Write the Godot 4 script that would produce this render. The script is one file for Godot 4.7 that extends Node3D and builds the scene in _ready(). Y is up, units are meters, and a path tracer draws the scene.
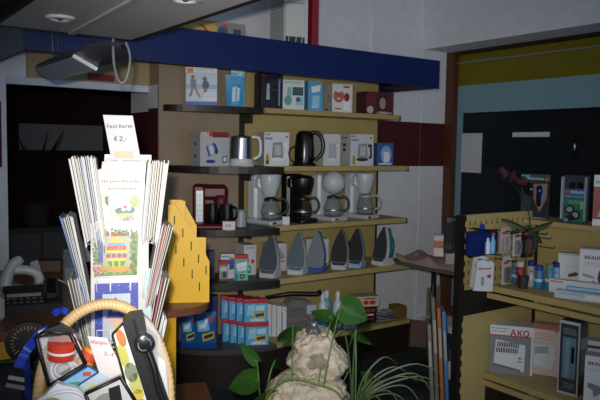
extends Node3D
# An appliance shop seen by on-camera flash: shelving along the back wall, card rack and basket in front.

var rng := RandomNumberGenerator.new()
var mats := {}
var used := {}
var noise_tex := {}

# ------------------------------------------------------------------ naming
func numbered(called: String) -> String:
	if not used.has(called):
		used[called] = 0
		return called
	used[called] += 1
	return "%s_%03d" % [called, used[called]]

func tag(o: Node, label: String, category: String, group := "") -> void:
	o.set_meta("label", label)
	o.set_meta("category", category)
	if group != "":
		o.set_meta("group", group)

func thing(called: String, label: String, category: String, at := Vector3.ZERO, turn := 0.0, group := "") -> Node3D:
	var o := Node3D.new()
	o.name = numbered(called)
	add_child(o)
	o.position = at
	o.rotation_degrees.y = turn
	tag(o, label, category, group)
	return o

func part(parent: Node, called: String, mesh: Mesh, material: Material, at := Vector3.ZERO, rot := Vector3.ZERO, label := "") -> MeshInstance3D:
	var o := MeshInstance3D.new()
	o.name = numbered(called) if parent == self else called
	o.mesh = mesh
	if material != null:
		o.material_override = material
	o.cast_shadow = GeometryInstance3D.SHADOW_CASTING_SETTING_ON
	parent.add_child(o, true)
	o.position = at
	o.rotation_degrees = rot
	if label != "":
		o.set_meta("label", label)
	return o

func structure(called: String, mesh: Mesh, material: Material, at := Vector3.ZERO) -> MeshInstance3D:
	var o := part(self, called, mesh, material, at)
	o.set_meta("kind", "structure")
	return o

# ------------------------------------------------------------------ materials
func m(hex: String, rough := 0.7, metal := 0.0) -> StandardMaterial3D:
	var key := "%s_%s_%s" % [hex, rough, metal]
	if not mats.has(key):
		var s := StandardMaterial3D.new()
		s.albedo_color = Color(hex)
		s.roughness = rough
		s.metallic = metal
		mats[key] = s
	return mats[key]

func noisy(key: String, c1: String, c2: String, freq: float, scale: Vector3, rough := 0.8, relief := 0.0, octaves := 4) -> StandardMaterial3D:
	if mats.has(key):
		return mats[key]
	var n := FastNoiseLite.new()
	n.seed = hash(key) % 1000
	n.noise_type = FastNoiseLite.TYPE_SIMPLEX_SMOOTH
	n.frequency = freq
	n.fractal_octaves = octaves
	var img := Image.create(256, 256, false, Image.FORMAT_RGB8)
	var him := Image.create(256, 256, false, Image.FORMAT_L8)
	var a := Color(c1)
	var b := Color(c2)
	var big := n.get_seamless_image(256, 256)
	for y in 256:
		for x in 256:
			var v := big.get_pixel(x, y).r
			img.set_pixel(x, y, a.lerp(b, v))
			him.set_pixel(x, y, Color(v, v, v))
	img.generate_mipmaps()
	var s := StandardMaterial3D.new()
	s.albedo_texture = ImageTexture.create_from_image(img)
	s.roughness = rough
	s.uv1_triplanar = true
	s.uv1_world_triplanar = true
	s.uv1_scale = scale
	if relief > 0.0:
		s.normal_enabled = true
		var nm: Image = him.duplicate()
		nm.convert(Image.FORMAT_RGBA8)
		nm.bump_map_to_normal_map(relief)
		s.normal_texture = ImageTexture.create_from_image(nm)
	mats[key] = s
	return s

func glass(hex: String, alpha: float, rough := 0.03) -> StandardMaterial3D:
	var key := "glass_%s_%s_%s" % [hex, alpha, rough]
	if not mats.has(key):
		var s := StandardMaterial3D.new()
		var c := Color(hex)
		c.a = alpha
		s.albedo_color = c
		s.transparency = BaseMaterial3D.TRANSPARENCY_ALPHA
		s.roughness = rough
		s.metallic_specular = 0.15
		s.cull_mode = BaseMaterial3D.CULL_DISABLED
		mats[key] = s
	return mats[key]

# flat print: rectangles, ellipses, polygons and rows of small type in 0..1 coordinates
func printed(pw: int, ph: int, bg: String, cmds: Array, rough := 0.45) -> StandardMaterial3D:
	var img := Image.create(pw, ph, false, Image.FORMAT_RGB8)
	img.fill(Color(bg))
	for c in cmds:
		var kind: String = c[0]
		if kind == "r":
			img.fill_rect(Rect2i(int(c[1] * pw), int(c[2] * ph), maxi(1, int(c[3] * pw)), maxi(1, int(c[4] * ph))), Color(c[5]))
		elif kind == "t":
			var rows: int = c[4]
			for k in rows:
				var x := float(c[1])
				while x < c[1] + c[3]:
					var l := rng.randf_range(0.03, 0.09)
					img.fill_rect(Rect2i(int(x * pw), int((c[2] + k * c[5]) * ph), maxi(1, int(l * pw)), maxi(1, int(0.016 * ph))), Color(c[6]))
					x += l + 0.02
		elif kind == "e":
			for y in range(maxi(0, int((c[2] - c[4]) * ph)), mini(ph, int((c[2] + c[4]) * ph) + 1)):
				for x in range(maxi(0, int((c[1] - c[3]) * pw)), mini(pw, int((c[1] + c[3]) * pw) + 1)):
					var dx: float = ((x + 0.5) / pw - c[1]) / c[3]
					var dy: float = ((y + 0.5) / ph - c[2]) / c[4]
					if dx * dx + dy * dy <= 1.0:
						img.set_pixel(x, y, Color(c[5]))
		elif kind == "b":   # slice of an ellipse between two heights
			for y in range(int(c[5] * ph), int(c[6] * ph)):
				for x in pw:
					var dx: float = ((x + 0.5) / pw - c[1]) / c[3]
					var dy: float = ((y + 0.5) / ph - c[2]) / c[4]
					if dx * dx + dy * dy <= 1.0:
						img.set_pixel(x, y, Color(c[7]))
		elif kind == "p":
			var poly := PackedVector2Array()
			var flat: Array = c[1]
			for k in flat.size() / 2:
				poly.append(Vector2(flat[2 * k] * pw, flat[2 * k + 1] * ph))
			var lo := Vector2(1e9, 1e9)
			var hi := Vector2(-1e9, -1e9)
			for p in poly:
				lo = lo.min(p)
				hi = hi.max(p)
			for y in range(maxi(0, int(lo.y)), mini(ph, int(hi.y) + 1)):
				for x in range(maxi(0, int(lo.x)), mini(pw, int(hi.x) + 1)):
					if Geometry2D.is_point_in_polygon(Vector2(x + 0.5, y + 0.5), poly):
						img.set_pixel(x, y, Color(c[2]))
		elif kind == "d":   # scatter of dabs: x, y, w, h, count, radius, colours
			var cols: Array = c[7]
			for k in c[5]:
				var cx: float = c[1] + rng.randf() * c[3]
				var cy: float = c[2] + rng.randf() * c[4]
				var r: float = c[6] * rng.randf_range(0.5, 1.2)
				img.fill_rect(Rect2i(int((cx - r) * pw), int((cy - r * pw / ph) * ph), maxi(1, int(2 * r * pw)), maxi(1, int(2 * r * pw))), Color(cols[rng.randi() % cols.size()]))
	img.generate_mipmaps()
	var s := StandardMaterial3D.new()
	s.albedo_texture = ImageTexture.create_from_image(img)
	s.roughness = rough
	return s

# ------------------------------------------------------------------ mesh helpers (points given counter-clockwise seen from outside)
func begin(smooth := false) -> SurfaceTool:
	var st := SurfaceTool.new()
	st.begin(Mesh.PRIMITIVE_TRIANGLES)
	st.set_smooth_group(0 if smooth else -1)
	return st

func tri(st: SurfaceTool, a: Vector3, b: Vector3, c: Vector3) -> void:
	st.add_vertex(a)
	st.add_vertex(c)
	st.add_vertex(b)

func quad(st: SurfaceTool, a: Vector3, b: Vector3, c: Vector3, d: Vector3) -> void:
	tri(st, a, b, c)
	tri(st, a, c, d)

func quad_uv(st: SurfaceTool, a: Vector3, b: Vector3, c: Vector3, d: Vector3) -> void:
	var vs := [a, c, b, a, d, c]
	var us := [Vector2(0, 1), Vector2(1, 0), Vector2(1, 1), Vector2(0, 1), Vector2(0, 0), Vector2(1, 0)]
	for k in 6:
		st.set_uv(us[k])
		st.add_vertex(vs[k])

func done(st: SurfaceTool) -> ArrayMesh:
	st.generate_normals()
	return st.commit()

func put_box(st: SurfaceTool, lo: Vector3, hi: Vector3) -> void:
	var p := []
	for k in 8:
		p.append(Vector3(hi.x if k & 1 else lo.x, hi.y if k & 2 else lo.y, hi.z if k & 4 else lo.z))
	quad(st, p[4], p[5], p[7], p[6])
	quad(st, p[1], p[0], p[2], p[3])
	quad(st, p[0], p[4], p[6], p[2])
	quad(st, p[5], p[1], p[3], p[7])
	quad(st, p[6], p[7], p[3], p[2])
	quad(st, p[0], p[1], p[5], p[4])

func box(lo: Vector3, hi: Vector3) -> ArrayMesh:
	var st := begin()
	put_box(st, lo, hi)
	return done(st)

func boxes(list: Array) -> ArrayMesh:
	var st := begin()
	for b in list:
		put_box(st, Vector3(b[0], b[1], b[2]), Vector3(b[3], b[4], b[5]))
	return done(st)

# box standing on y = 0, centred in x and z, its edges bevelled by ch
func bbox(w: float, h: float, d: float, ch := 0.004) -> ArrayMesh:
	var st := begin()
	var hx := w / 2
	var hz := d / 2
	var c := minf(ch, minf(w, minf(h, d)) * 0.45)
	var v := func(sx: int, sy: int, sz: int, ax: int) -> Vector3:
		var p := Vector3(sx * (hx - c), h / 2 + sy * (h / 2 - c), sz * (hz - c))
		if ax == 0: p.x = sx * hx
		elif ax == 1: p.y = h / 2 + sy * h / 2
		else: p.z = sz * hz
		return p
	quad(st, v.call(-1, -1, 1, 2), v.call(1, -1, 1, 2), v.call(1, 1, 1, 2), v.call(-1, 1, 1, 2))
	quad(st, v.call(1, -1, -1, 2), v.call(-1, -1, -1, 2), v.call(-1, 1, -1, 2), v.call(1, 1, -1, 2))
	quad(st, v.call(-1, -1, -1, 0), v.call(-1, -1, 1, 0), v.call(-1, 1, 1, 0), v.call(-1, 1, -1, 0))
	quad(st, v.call(1, -1, 1, 0), v.call(1, -1, -1, 0), v.call(1, 1, -1, 0), v.call(1, 1, 1, 0))
	quad(st, v.call(-1, 1, 1, 1), v.call(1, 1, 1, 1), v.call(1, 1, -1, 1), v.call(-1, 1, -1, 1))
	quad(st, v.call(-1, -1, -1, 1), v.call(1, -1, -1, 1), v.call(1, -1, 1, 1), v.call(-1, -1, 1, 1))
	for s in [-1, 1]:
		for u in [-1, 1]:
			var e1 := [v.call(s, u, -1, 0), v.call(s, u, 1, 0), v.call(s, u, 1, 1), v.call(s, u, -1, 1)]
			var e2 := [v.call(s, -1, u, 0), v.call(s, 1, u, 0), v.call(s, 1, u, 2), v.call(s, -1, u, 2)]
			var e3 := [v.call(-1, s, u, 1), v.call(1, s, u, 1), v.call(1, s, u, 2), v.call(-1, s, u, 2)]
			if s * u > 0:
				quad(st, e1[3], e1[2], e1[1], e1[0]); quad(st, e2[0], e2[1], e2[2], e2[3]); quad(st, e3[3], e3[2], e3[1], e3[0])
			else:
				quad(st, e1[0], e1[1], e1[2], e1[3]); quad(st, e2[3], e2[2], e2[1], e2[0]); quad(st, e3[0], e3[1], e3[2], e3[3])
			for k in [-1, 1]:
				var a: Vector3 = v.call(s, u, k, 0)
				var b: Vector3 = v.call(s, u, k, 1)
				var d2: Vector3 = v.call(s, u, k, 2)
				if s * u * k > 0: tri(st, a, b, d2)
				else: tri(st, a, d2, b)
	return done(st)

# turned shape from a profile of (radius, height)
func lathe(profile: Array, seg := 20) -> ArrayMesh:
	var st := begin()
	var g := 0
	for i in profile.size() - 1:
		var p: Vector2 = profile[i]
		var q: Vector2 = profile[i + 1]
		if i > 0:
			var o: Vector2 = profile[i - 1]
			if absf((p - o).angle_to(q - p)) > 0.7:
				g += 1
		st.set_smooth_group(g)
		for k in seg:
			var a0 := TAU * k / seg
			var a1 := TAU * (k + 1) / seg
			var v0 := Vector3(p.x * sin(a0), p.y, p.x * cos(a0))
			var v1 := Vector3(p.x * sin(a1), p.y, p.x * cos(a1))
			var v2 := Vector3(q.x * sin(a1), q.y, q.x * cos(a1))
			var v3 := Vector3(q.x * sin(a0), q.y, q.x * cos(a0))
			if p.x > 1e-5: tri(st, v0, v1, v2)
			if q.x > 1e-5: tri(st, v0, v2, v3)
	return done(st)

# polygon in xy pushed from z0 to z1
func put_extrude(st: SurfaceTool, pts: Array, z0: float, z1: float) -> void:
	var poly := PackedVector2Array(pts)
	if Geometry2D.is_polygon_clockwise(poly):
		poly.reverse()
	var idx := Geometry2D.triangulate_polygon(poly)
	for k in idx.size() / 3:
		var a := poly[idx[3 * k]]
		var b := poly[idx[3 * k + 1]]
		var c := poly[idx[3 * k + 2]]
		if (b - a).cross(c - a) < 0:
			var t := b
			b = c
			c = t
		tri(st, Vector3(a.x, a.y, z1), Vector3(b.x, b.y, z1), Vector3(c.x, c.y, z1))
		tri(st, Vector3(a.x, a.y, z0), Vector3(c.x, c.y, z0), Vector3(b.x, b.y, z0))
	for k in poly.size():
		var a := poly[k]
		var b := poly[(k + 1) % poly.size()]
		quad(st, Vector3(a.x, a.y, z0), Vector3(b.x, b.y, z0), Vector3(b.x, b.y, z1), Vector3(a.x, a.y, z1))

func extrude(pts: Array, z0: float, z1: float) -> ArrayMesh:
	var st := begin()
	put_extrude(st, pts, z0, z1)
	return done(st)

# polygon in plan (x, z) pushed from y0 to y1
func slab(pts: Array, y0: float, y1: float) -> ArrayMesh:
	var st := begin()
	var up := []
	for p in pts:
		up.append(Vector2(p.x, -p.y))
	put_extrude(st, up, y0, y1)
	var am := done(st)
	var out := SurfaceTool.new()
	out.append_from(am, 0, Transform3D(Basis(Vector3.RIGHT, -PI / 2), Vector3.ZERO))
	return out.commit()

func put_tube(st: SurfaceTool, path: Array, radii, seg := 8, closed := false) -> void:
	var n := path.size()
	var rings := []
	var prev := Vector3.ZERO
	for i in n:
		var p: Vector3 = path[i]
		var t: Vector3
		if closed: t = path[(i + 1) % n] - path[(i + n - 1) % n]
		else: t = path[mini(i + 1, n - 1)] - path[maxi(i - 1, 0)]
		t = t.normalized()
		if prev == Vector3.ZERO:
			prev = Vector3.UP if absf(t.y) < 0.9 else Vector3.RIGHT
		var nn := (prev - t * prev.dot(t)).normalized()
		prev = nn
		var bb := t.cross(nn)
		var r: float = radii[i] if radii is Array else radii
		var ring := []
		for k in seg:
			var a := TAU * k / seg
			ring.append(p + (nn * cos(a) + bb * sin(a)) * r)
		rings.append(ring)
	var last := n if closed else n - 1
	for i in last:
		var r0: Array = rings[i]
		var r1: Array = rings[(i + 1) % n]
		for k in seg:
			var k2 := (k + 1) % seg
			quad(st, r0[k], r0[k2], r1[k2], r1[k])
	if not closed:
		for k in range(1, seg - 1):
			tri(st, rings[0][0], rings[0][k + 1], rings[0][k])
			tri(st, rings[n - 1][0], rings[n - 1][k], rings[n - 1][k + 1])

func tube(path: Array, radii, seg := 8, closed := false) -> ArrayMesh:
	var st := begin(true)
	put_tube(st, path, radii, seg, closed)
	return done(st)

func curve(pts: Array, steps := 6) -> Array:
	var out := []
	for i in pts.size() - 1:
		var p0: Vector3 = pts[maxi(i - 1, 0)]
		var p1: Vector3 = pts[i]
		var p2: Vector3 = pts[i + 1]
		var p3: Vector3 = pts[mini(i + 2, pts.size() - 1)]
		for k in steps:
			out.append(p1.cubic_interpolate(p2, p0, p3, float(k) / steps))
	out.append(pts[pts.size() - 1])
	return out

func v2(flat: Array) -> Array:
	var o := []
	for k in flat.size() / 2:
		o.append(Vector2(flat[2 * k], flat[2 * k + 1]))
	return o

func text(parent: Node, words: String, width: float, at: Vector3, hex: String, serif := false, rot := Vector3.ZERO, slant := false) -> void:
	var tm := TextMesh.new()
	var f := SystemFont.new()
	f.font_names = PackedStringArray(["Droid Serif" if serif else "Droid Sans"])
	f.font_weight = 700
	f.font_italic = slant
	tm.font = f
	tm.text = words
	tm.font_size = 24
	tm.depth = 0.0006
	tm.curve_step = 3.0
	tm.pixel_size = 0.001
	var sz := tm.get_aabb().size.x
	if sz > 0:
		tm.pixel_size = 0.001 * width / sz
	part(parent, "lettering", tm, m(hex, 0.5), at, rot)

# a printed carton: front face at z = 0 looking along +z, base on y = 0
func carton_mesh(w: float, h: float, d: float, front: Material, side: Material, top: Material) -> ArrayMesh:
	var x := w / 2
	var st := begin()
	quad_uv(st, Vector3(-x, 0, 0), Vector3(x, 0, 0), Vector3(x, h, 0), Vector3(-x, h, 0))
	st.generate_normals()
	var am := st.commit()
	st = begin()
	quad_uv(st, Vector3(-x, 0, -d), Vector3(-x, 0, 0), Vector3(-x, h, 0), Vector3(-x, h, -d))
	quad_uv(st, Vector3(x, 0, 0), Vector3(x, 0, -d), Vector3(x, h, -d), Vector3(x, h, 0))
	quad_uv(st, Vector3(x, 0, -d), Vector3(-x, 0, -d), Vector3(-x, h, -d), Vector3(x, h, -d))
	st.generate_normals()
	am = st.commit(am)
	st = begin()
	quad_uv(st, Vector3(-x, h, 0), Vector3(x, h, 0), Vector3(x, h, -d), Vector3(-x, h, -d))
	quad_uv(st, Vector3(-x, 0, -d), Vector3(x, 0, -d), Vector3(x, 0, 0), Vector3(-x, 0, 0))
	st.generate_normals()
	am = st.commit(am)
	am.surface_set_material(0, front)
	am.surface_set_material(1, side)
	am.surface_set_material(2, top)
	return am

# p = [x, y, z, turn, w, h, d]; words = [[text, width share, centre x, centre y, colour], ...]
func carton(called: String, label: String, cat: String, p: Array, front: Material, side: Material, top: Material, words := [], group := "") -> MeshInstance3D:
	var o := part(self, called, carton_mesh(p[4], p[5], p[6], front, side, top), null, Vector3(p[0], p[1], p[2]), Vector3(0, p[3], 0))
	tag(o, label, cat, group)
	for t in words:
		text(o, t[0], t[1] * p[4], Vector3((t[2] - 0.5) * p[4], (1.0 - t[3]) * p[5], 0.0008), t[4])
	return o

# ------------------------------------------------------------------ scene
func _ready() -> void:
	rng.seed = 7
	camera_and_light()
	room()
	window()
	rear_room()
	canopy()
	shelving()
	top_shelf_goods()
	kettle_shelf()
	coffee_shelf()
	iron_shelf()
	base_goods()
	gondola()
	gondola_goods()
	window_corner()
	counter()
	card_rack()
	basket()
	rock_planter()

func camera_and_light() -> void:
	var cam := Camera3D.new()
	cam.name = "camera"
	add_child(cam)
	cam.position = Vector3(0, 1.5, 0)
	cam.rotation_order = EULER_ORDER_YXZ
	cam.rotation_degrees = Vector3(-4.33, -35.5, 0.89)
	cam.fov = rad_to_deg(2.0 * atan(200.0 / 669.0))
	cam.near = 0.05
	cam.far = 60
	cam.current = true
	var we := WorldEnvironment.new()
	we.name = "world_environment"
	var env := Environment.new()
	env.background_mode = Environment.BG_COLOR
	env.background_color = Color("a9bdd6")
	env.background_energy_multiplier = 2.5   # overcast dusk sky, seen only through the shop front behind the camera
	env.tonemap_mode = Environment.TONE_MAPPER_LINEAR
	env.tonemap_exposure = 1.0
	env.sdfgi_enabled = true
	env.ssao_enabled = true
	env.ssil_enabled = true
	we.environment = env
	add_child(we)
	# the camera's own flash, a little above and left of the lens
	var flash := SpotLight3D.new()
	flash.name = "camera_flash"
	add_child(flash)
	flash.position = Vector3(-0.03, 1.57, -0.02)
	flash.rotation_order = EULER_ORDER_YXZ
	flash.rotation_degrees = Vector3(-4.0, -38.5, 0)
	flash.spot_angle = 32
	flash.spot_angle_attenuation = 1.0
	flash.spot_range = 20
	flash.spot_attenuation = 2
	flash.light_color = Color(1.0, 0.985, 0.96)
	flash.light_energy = 6.2
	flash.light_size = 0.02
	flash.shadow_enabled = true

func room() -> void:
	var plaster := noisy("plaster", "dcdde2", "e6e7ec", 0.02, Vector3(1.3, 1.3, 1.3), 0.85, 1.0)
	var red := m("4c0e15", 0.75)
	var fl := structure("floor", box(Vector3(-2.6, -0.1, -7.2), Vector3(4.7, 0, 2.6)), noisy("carpet", "1c2427", "2b3537", 0.12, Vector3(6, 6, 6), 0.95, 3.0))
	var ce := structure("ceiling", box(Vector3(-2.6, 3.1, -7.2), Vector3(4.7, 3.2, 2.6)), m("d8d8d8", 0.9))
	# back wall with the passage through it
	var wb := structure("wall_back", boxes([[-2.6, 0, -4.55, 0.86, 3.1, -4.1], [1.775, 0, -4.55, 4.7, 3.1, -4.1], [0.86, 1.89, -4.55, 1.775, 3.1, -4.1],
		[3.6, 2.16, -4.1, 3.79, 3.1, -4.085]]), plaster)
	part(wb, "painted_band", boxes([[3.2, 1.372, -4.1, 4.176, 1.745, -4.098], [0.2, 1.372, -4.1, 0.832, 1.745, -4.098], [1.772, 1.372, -4.549, 1.775, 1.735, -4.101]]), red)
	part(wb, "passage_head", box(Vector3(0.86, 1.848, -4.15), Vector3(1.775, 1.892, -4.098)), m("c8d0e0", 0.7))
	structure("wall_left", box(Vector3(-2.7, 0, -4.1), Vector3(-2.6, 3.1, 2.6)), plaster)
	structure("wall_front", boxes([[-2.6, 0, 2.6, -2.0, 3.1, 2.75], [3.6, 0, 2.6, 4.7, 3.1, 2.75], [-2.0, 2.7, 2.6, 3.6, 3.1, 2.75], [-2.0, 0, 2.6, 3.6, 0.4, 2.75]]), plaster)
	# shop front behind the photographer: daylight comes in here
	var sf := Node3D.new()
	sf.name = "window_2"
	add_child(sf)
	sf.set_meta("kind", "structure")
	for x in [-2.0, -0.13, 1.73, 3.54]:
		part(sf, "mullion", box(Vector3(x, 0.4, 2.64), Vector3(x + 0.06, 2.7, 2.70)), m("4a2a18", 0.5))
	for k in 3:
		part(sf, "glass_pane", box(Vector3(-1.94 + 1.865 * k, 0.4, 2.665), Vector3(-0.13 + 1.86 * k, 2.7, 2.671)), glass("f0f4f4", 0.06, 0.0))
	# window wall: sill, lintel, reveal at the corner and the pier behind the photographer
	var wr := structure("wall_right", boxes([[4.185, 2.36, -4.1, 4.52, 3.1, 2.6], [4.185, 0, -4.1, 4.52, 0.05, 2.6], [4.185, 0.05, 0.6, 4.52, 2.36, 2.6],
		[4.183, 0.05, -4.1, 4.52, 2.36, -4.094]]), plaster)
	part(wr, "painted_band", box(Vector3(4.176, 1.372, -4.0965), Vector3(4.49, 1.743, -4.0925)), red)
	# cladding over the passage, between header and opening
	var cl := part(self, "wall_cladding", bbox(0.75, 0.20, 0.02, 0.002), m("a8946e", 0.6), Vector3(1.345, 1.89, -4.088))
	tag(cl, "pale tan cladding board above the dark passage under the blue header", "panel")
	var sg := part(self, "small_sign", bbox(0.165, 0.042, 0.004, 0.001), m("7e1a1c", 0.5), Vector3(1.4, 1.897, -4.074))
	tag(sg, "small dark red sign strip on the tan board above the passage", "sign")

func window() -> void:
	var wood := noisy("frame_wood", "4c2a18", "6a3d22", 0.03, Vector3(6, 1, 6), 0.5)
	var w := Node3D.new()
	w.name = "window_1"
	add_child(w)
	w.set_meta("kind", "structure")
	part(w, "frame_post", box(Vector3(4.47, 0.05, -4.0925), Vector3(4.56, 2.36, -4.005)), wood)
	part(w, "frame_post", box(Vector3(4.47, 0.05, 0.52), Vector3(4.56, 2.36, 0.6)), wood)
	part(w, "frame_rail", box(Vector3(4.48, 2.335, -4.005), Vector3(4.56, 2.36, 0.52)), m("241a14", 0.6))
	part(w, "frame_rail", box(Vector3(4.48, 0.05, -4.005), Vector3(4.56, 0.13, 0.52)), wood)
	part(w, "glass_pane", box(Vector3(4.525, 0.13, -4.005), Vector3(4.531, 2.335, 0.52)), glass("101418", 0.12, 0.0))
	# coloured film stuck on the outside of the glass
	part(w, "yellow_film", box(Vector3(4.533, 2.07, -4.005), Vector3(4.535, 2.335, 0.52)), m("988a08", 0.6), Vector3.ZERO, Vector3.ZERO, "yellow film band along the top of the shop window")
	part(w, "film_rail", box(Vector3(4.506, 2.257, -4.005), Vector3(4.524, 2.269, 0.52)), m("808488", 0.5))
	part(w, "blue_film", boxes([[4.533, 1.836, -4.005, 4.535, 2.07, 0.52], [4.533, 0.13, -4.005, 4.535, 1.836, -3.94]]), m("a4cfdc", 0.6), Vector3.ZERO, Vector3.ZERO, "blue-grey frosted film band and border on the glass")
	var pp := part(self, "paper_sheet", box(Vector3(4.518, 1.325, -3.935), Vector3(4.5235, 1.66, -3.715)), m("c9ccd2", 0.8))
	tag(pp, "blank pale sheet taped upright to the dark window glass", "paper")
	var ps := part(self, "paper_strip", box(Vector3(4.518, 1.625, -3.41), Vector3(4.5235, 1.662, -3.075)), m("d0d2d4", 0.8))
	tag(ps, "narrow white paper strip stuck on the dark window glass", "paper")
	# street outside: dark walls and roof added to keep the sky light out
	structure("wall_sky_block", box(Vector3(8.6, -0.1, -12), Vector3(8.8, 6, 6)), m("0a0b0c", 0.9))
	structure("floor_street", box(Vector3(4.7, -0.2, -12), Vector3(8.6, -0.05, 6)), m("0c0c0d", 0.9))
	structure("ceiling_sky_block", box(Vector3(4.7, 3.2, -12), Vector3(8.6, 3.4, 6)), m("0a0b0c", 0.9))
	structure("wall_sky_block_near", box(Vector3(4.7, -0.1, 5.9), Vector3(8.6, 3.2, 6)), m("0a0b0c", 0.9))
	structure("wall_sky_block_far", box(Vector3(4.7, -0.1, -12), Vector3(8.6, 3.2, -11.9)), m("0a0b0c", 0.9))
	part(w, "glint_bar", tube([Vector3(8.55, 1.45, -5.4), Vector3(8.55, 1.75, -5.4)], 0.02), m("c0c4c8", 0.2, 1.0))  # added metal bar for a glint in the glass, no door here

func rear_room() -> void:
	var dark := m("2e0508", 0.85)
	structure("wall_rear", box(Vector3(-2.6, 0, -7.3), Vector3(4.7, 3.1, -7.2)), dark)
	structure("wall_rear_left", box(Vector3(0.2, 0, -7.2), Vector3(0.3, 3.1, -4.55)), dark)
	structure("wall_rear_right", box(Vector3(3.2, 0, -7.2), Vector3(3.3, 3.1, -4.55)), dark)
	var bd := part(self, "notice_board", bbox(0.86, 0.27, 0.03, 0.004), m("8d8f94", 0.7), Vector3(2.05, 1.45, -7.185))
	tag(bd, "long plain grey board on the dark wall of the room behind", "board")
	var lt := thing("strip_light", "unlit slim strip light under the passage ceiling in the dark room behind", "lamp", Vector3(1.35, 2.12, -5.4))
	part(lt, "housing", bbox(0.7, 0.05, 0.09, 0.008), m("4a4a48", 0.5))
	part(lt, "hanging_rod", tube([Vector3(-0.25, 0.05, 0), Vector3(-0.25, 0.975, 0)], 0.006), m("4a4a48", 0.5))
	part(lt, "hanging_rod", tube([Vector3(0.25, 0.05, 0), Vector3(0.25, 0.975, 0)], 0.006), m("4a4a48", 0.5))
	# grey cabinet and a gaunt pot plant on it
	var cb := thing("cabinet", "low grey two-door cabinet in the dark room behind", "cabinet", Vector3(1.55, 0, -6.3))
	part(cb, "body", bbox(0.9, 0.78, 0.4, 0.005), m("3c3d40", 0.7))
	for s in [-1, 1]:
		var dr := part(cb, "door", bbox(0.42, 0.68, 0.02, 0.003), m("55575b", 0.7), Vector3(s * 0.22, 0.05, 0.211))
		part(dr, "handle", bbox(0.015, 0.12, 0.02, 0.003), m("8a8a8a", 0.4, 0.8), Vector3(-s * 0.17, 0.3, 0.02))
	var pl := thing("potted_plant", "dark spiky pot plant on the grey cabinet in the room behind", "plant", Vector3(1.55, 0.78, -6.25))
	part(pl, "pot", lathe([Vector2(0, 0), Vector2(0.1, 0), Vector2(0.13, 0.2), Vector2(0.12, 0.2), Vector2(0.1, 0.17), Vector2(0, 0.17)]), m("3a322c", 0.8))
	for k in 12:
		var a := TAU * k / 12.0 + rng.randf() * 0.3
		var r := rng.randf_range(0.12, 0.3)
		var h := rng.randf_range(0.35, 0.75)
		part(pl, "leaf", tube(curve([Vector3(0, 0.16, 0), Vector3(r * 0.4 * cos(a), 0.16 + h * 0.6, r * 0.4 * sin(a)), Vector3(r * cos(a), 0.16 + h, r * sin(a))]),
			[0.006, 0.008, 0.009, 0.01, 0.01, 0.01, 0.009, 0.008, 0.007, 0.005, 0.004, 0.003, 0.001], 5), m("10160e", 0.8))

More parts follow.
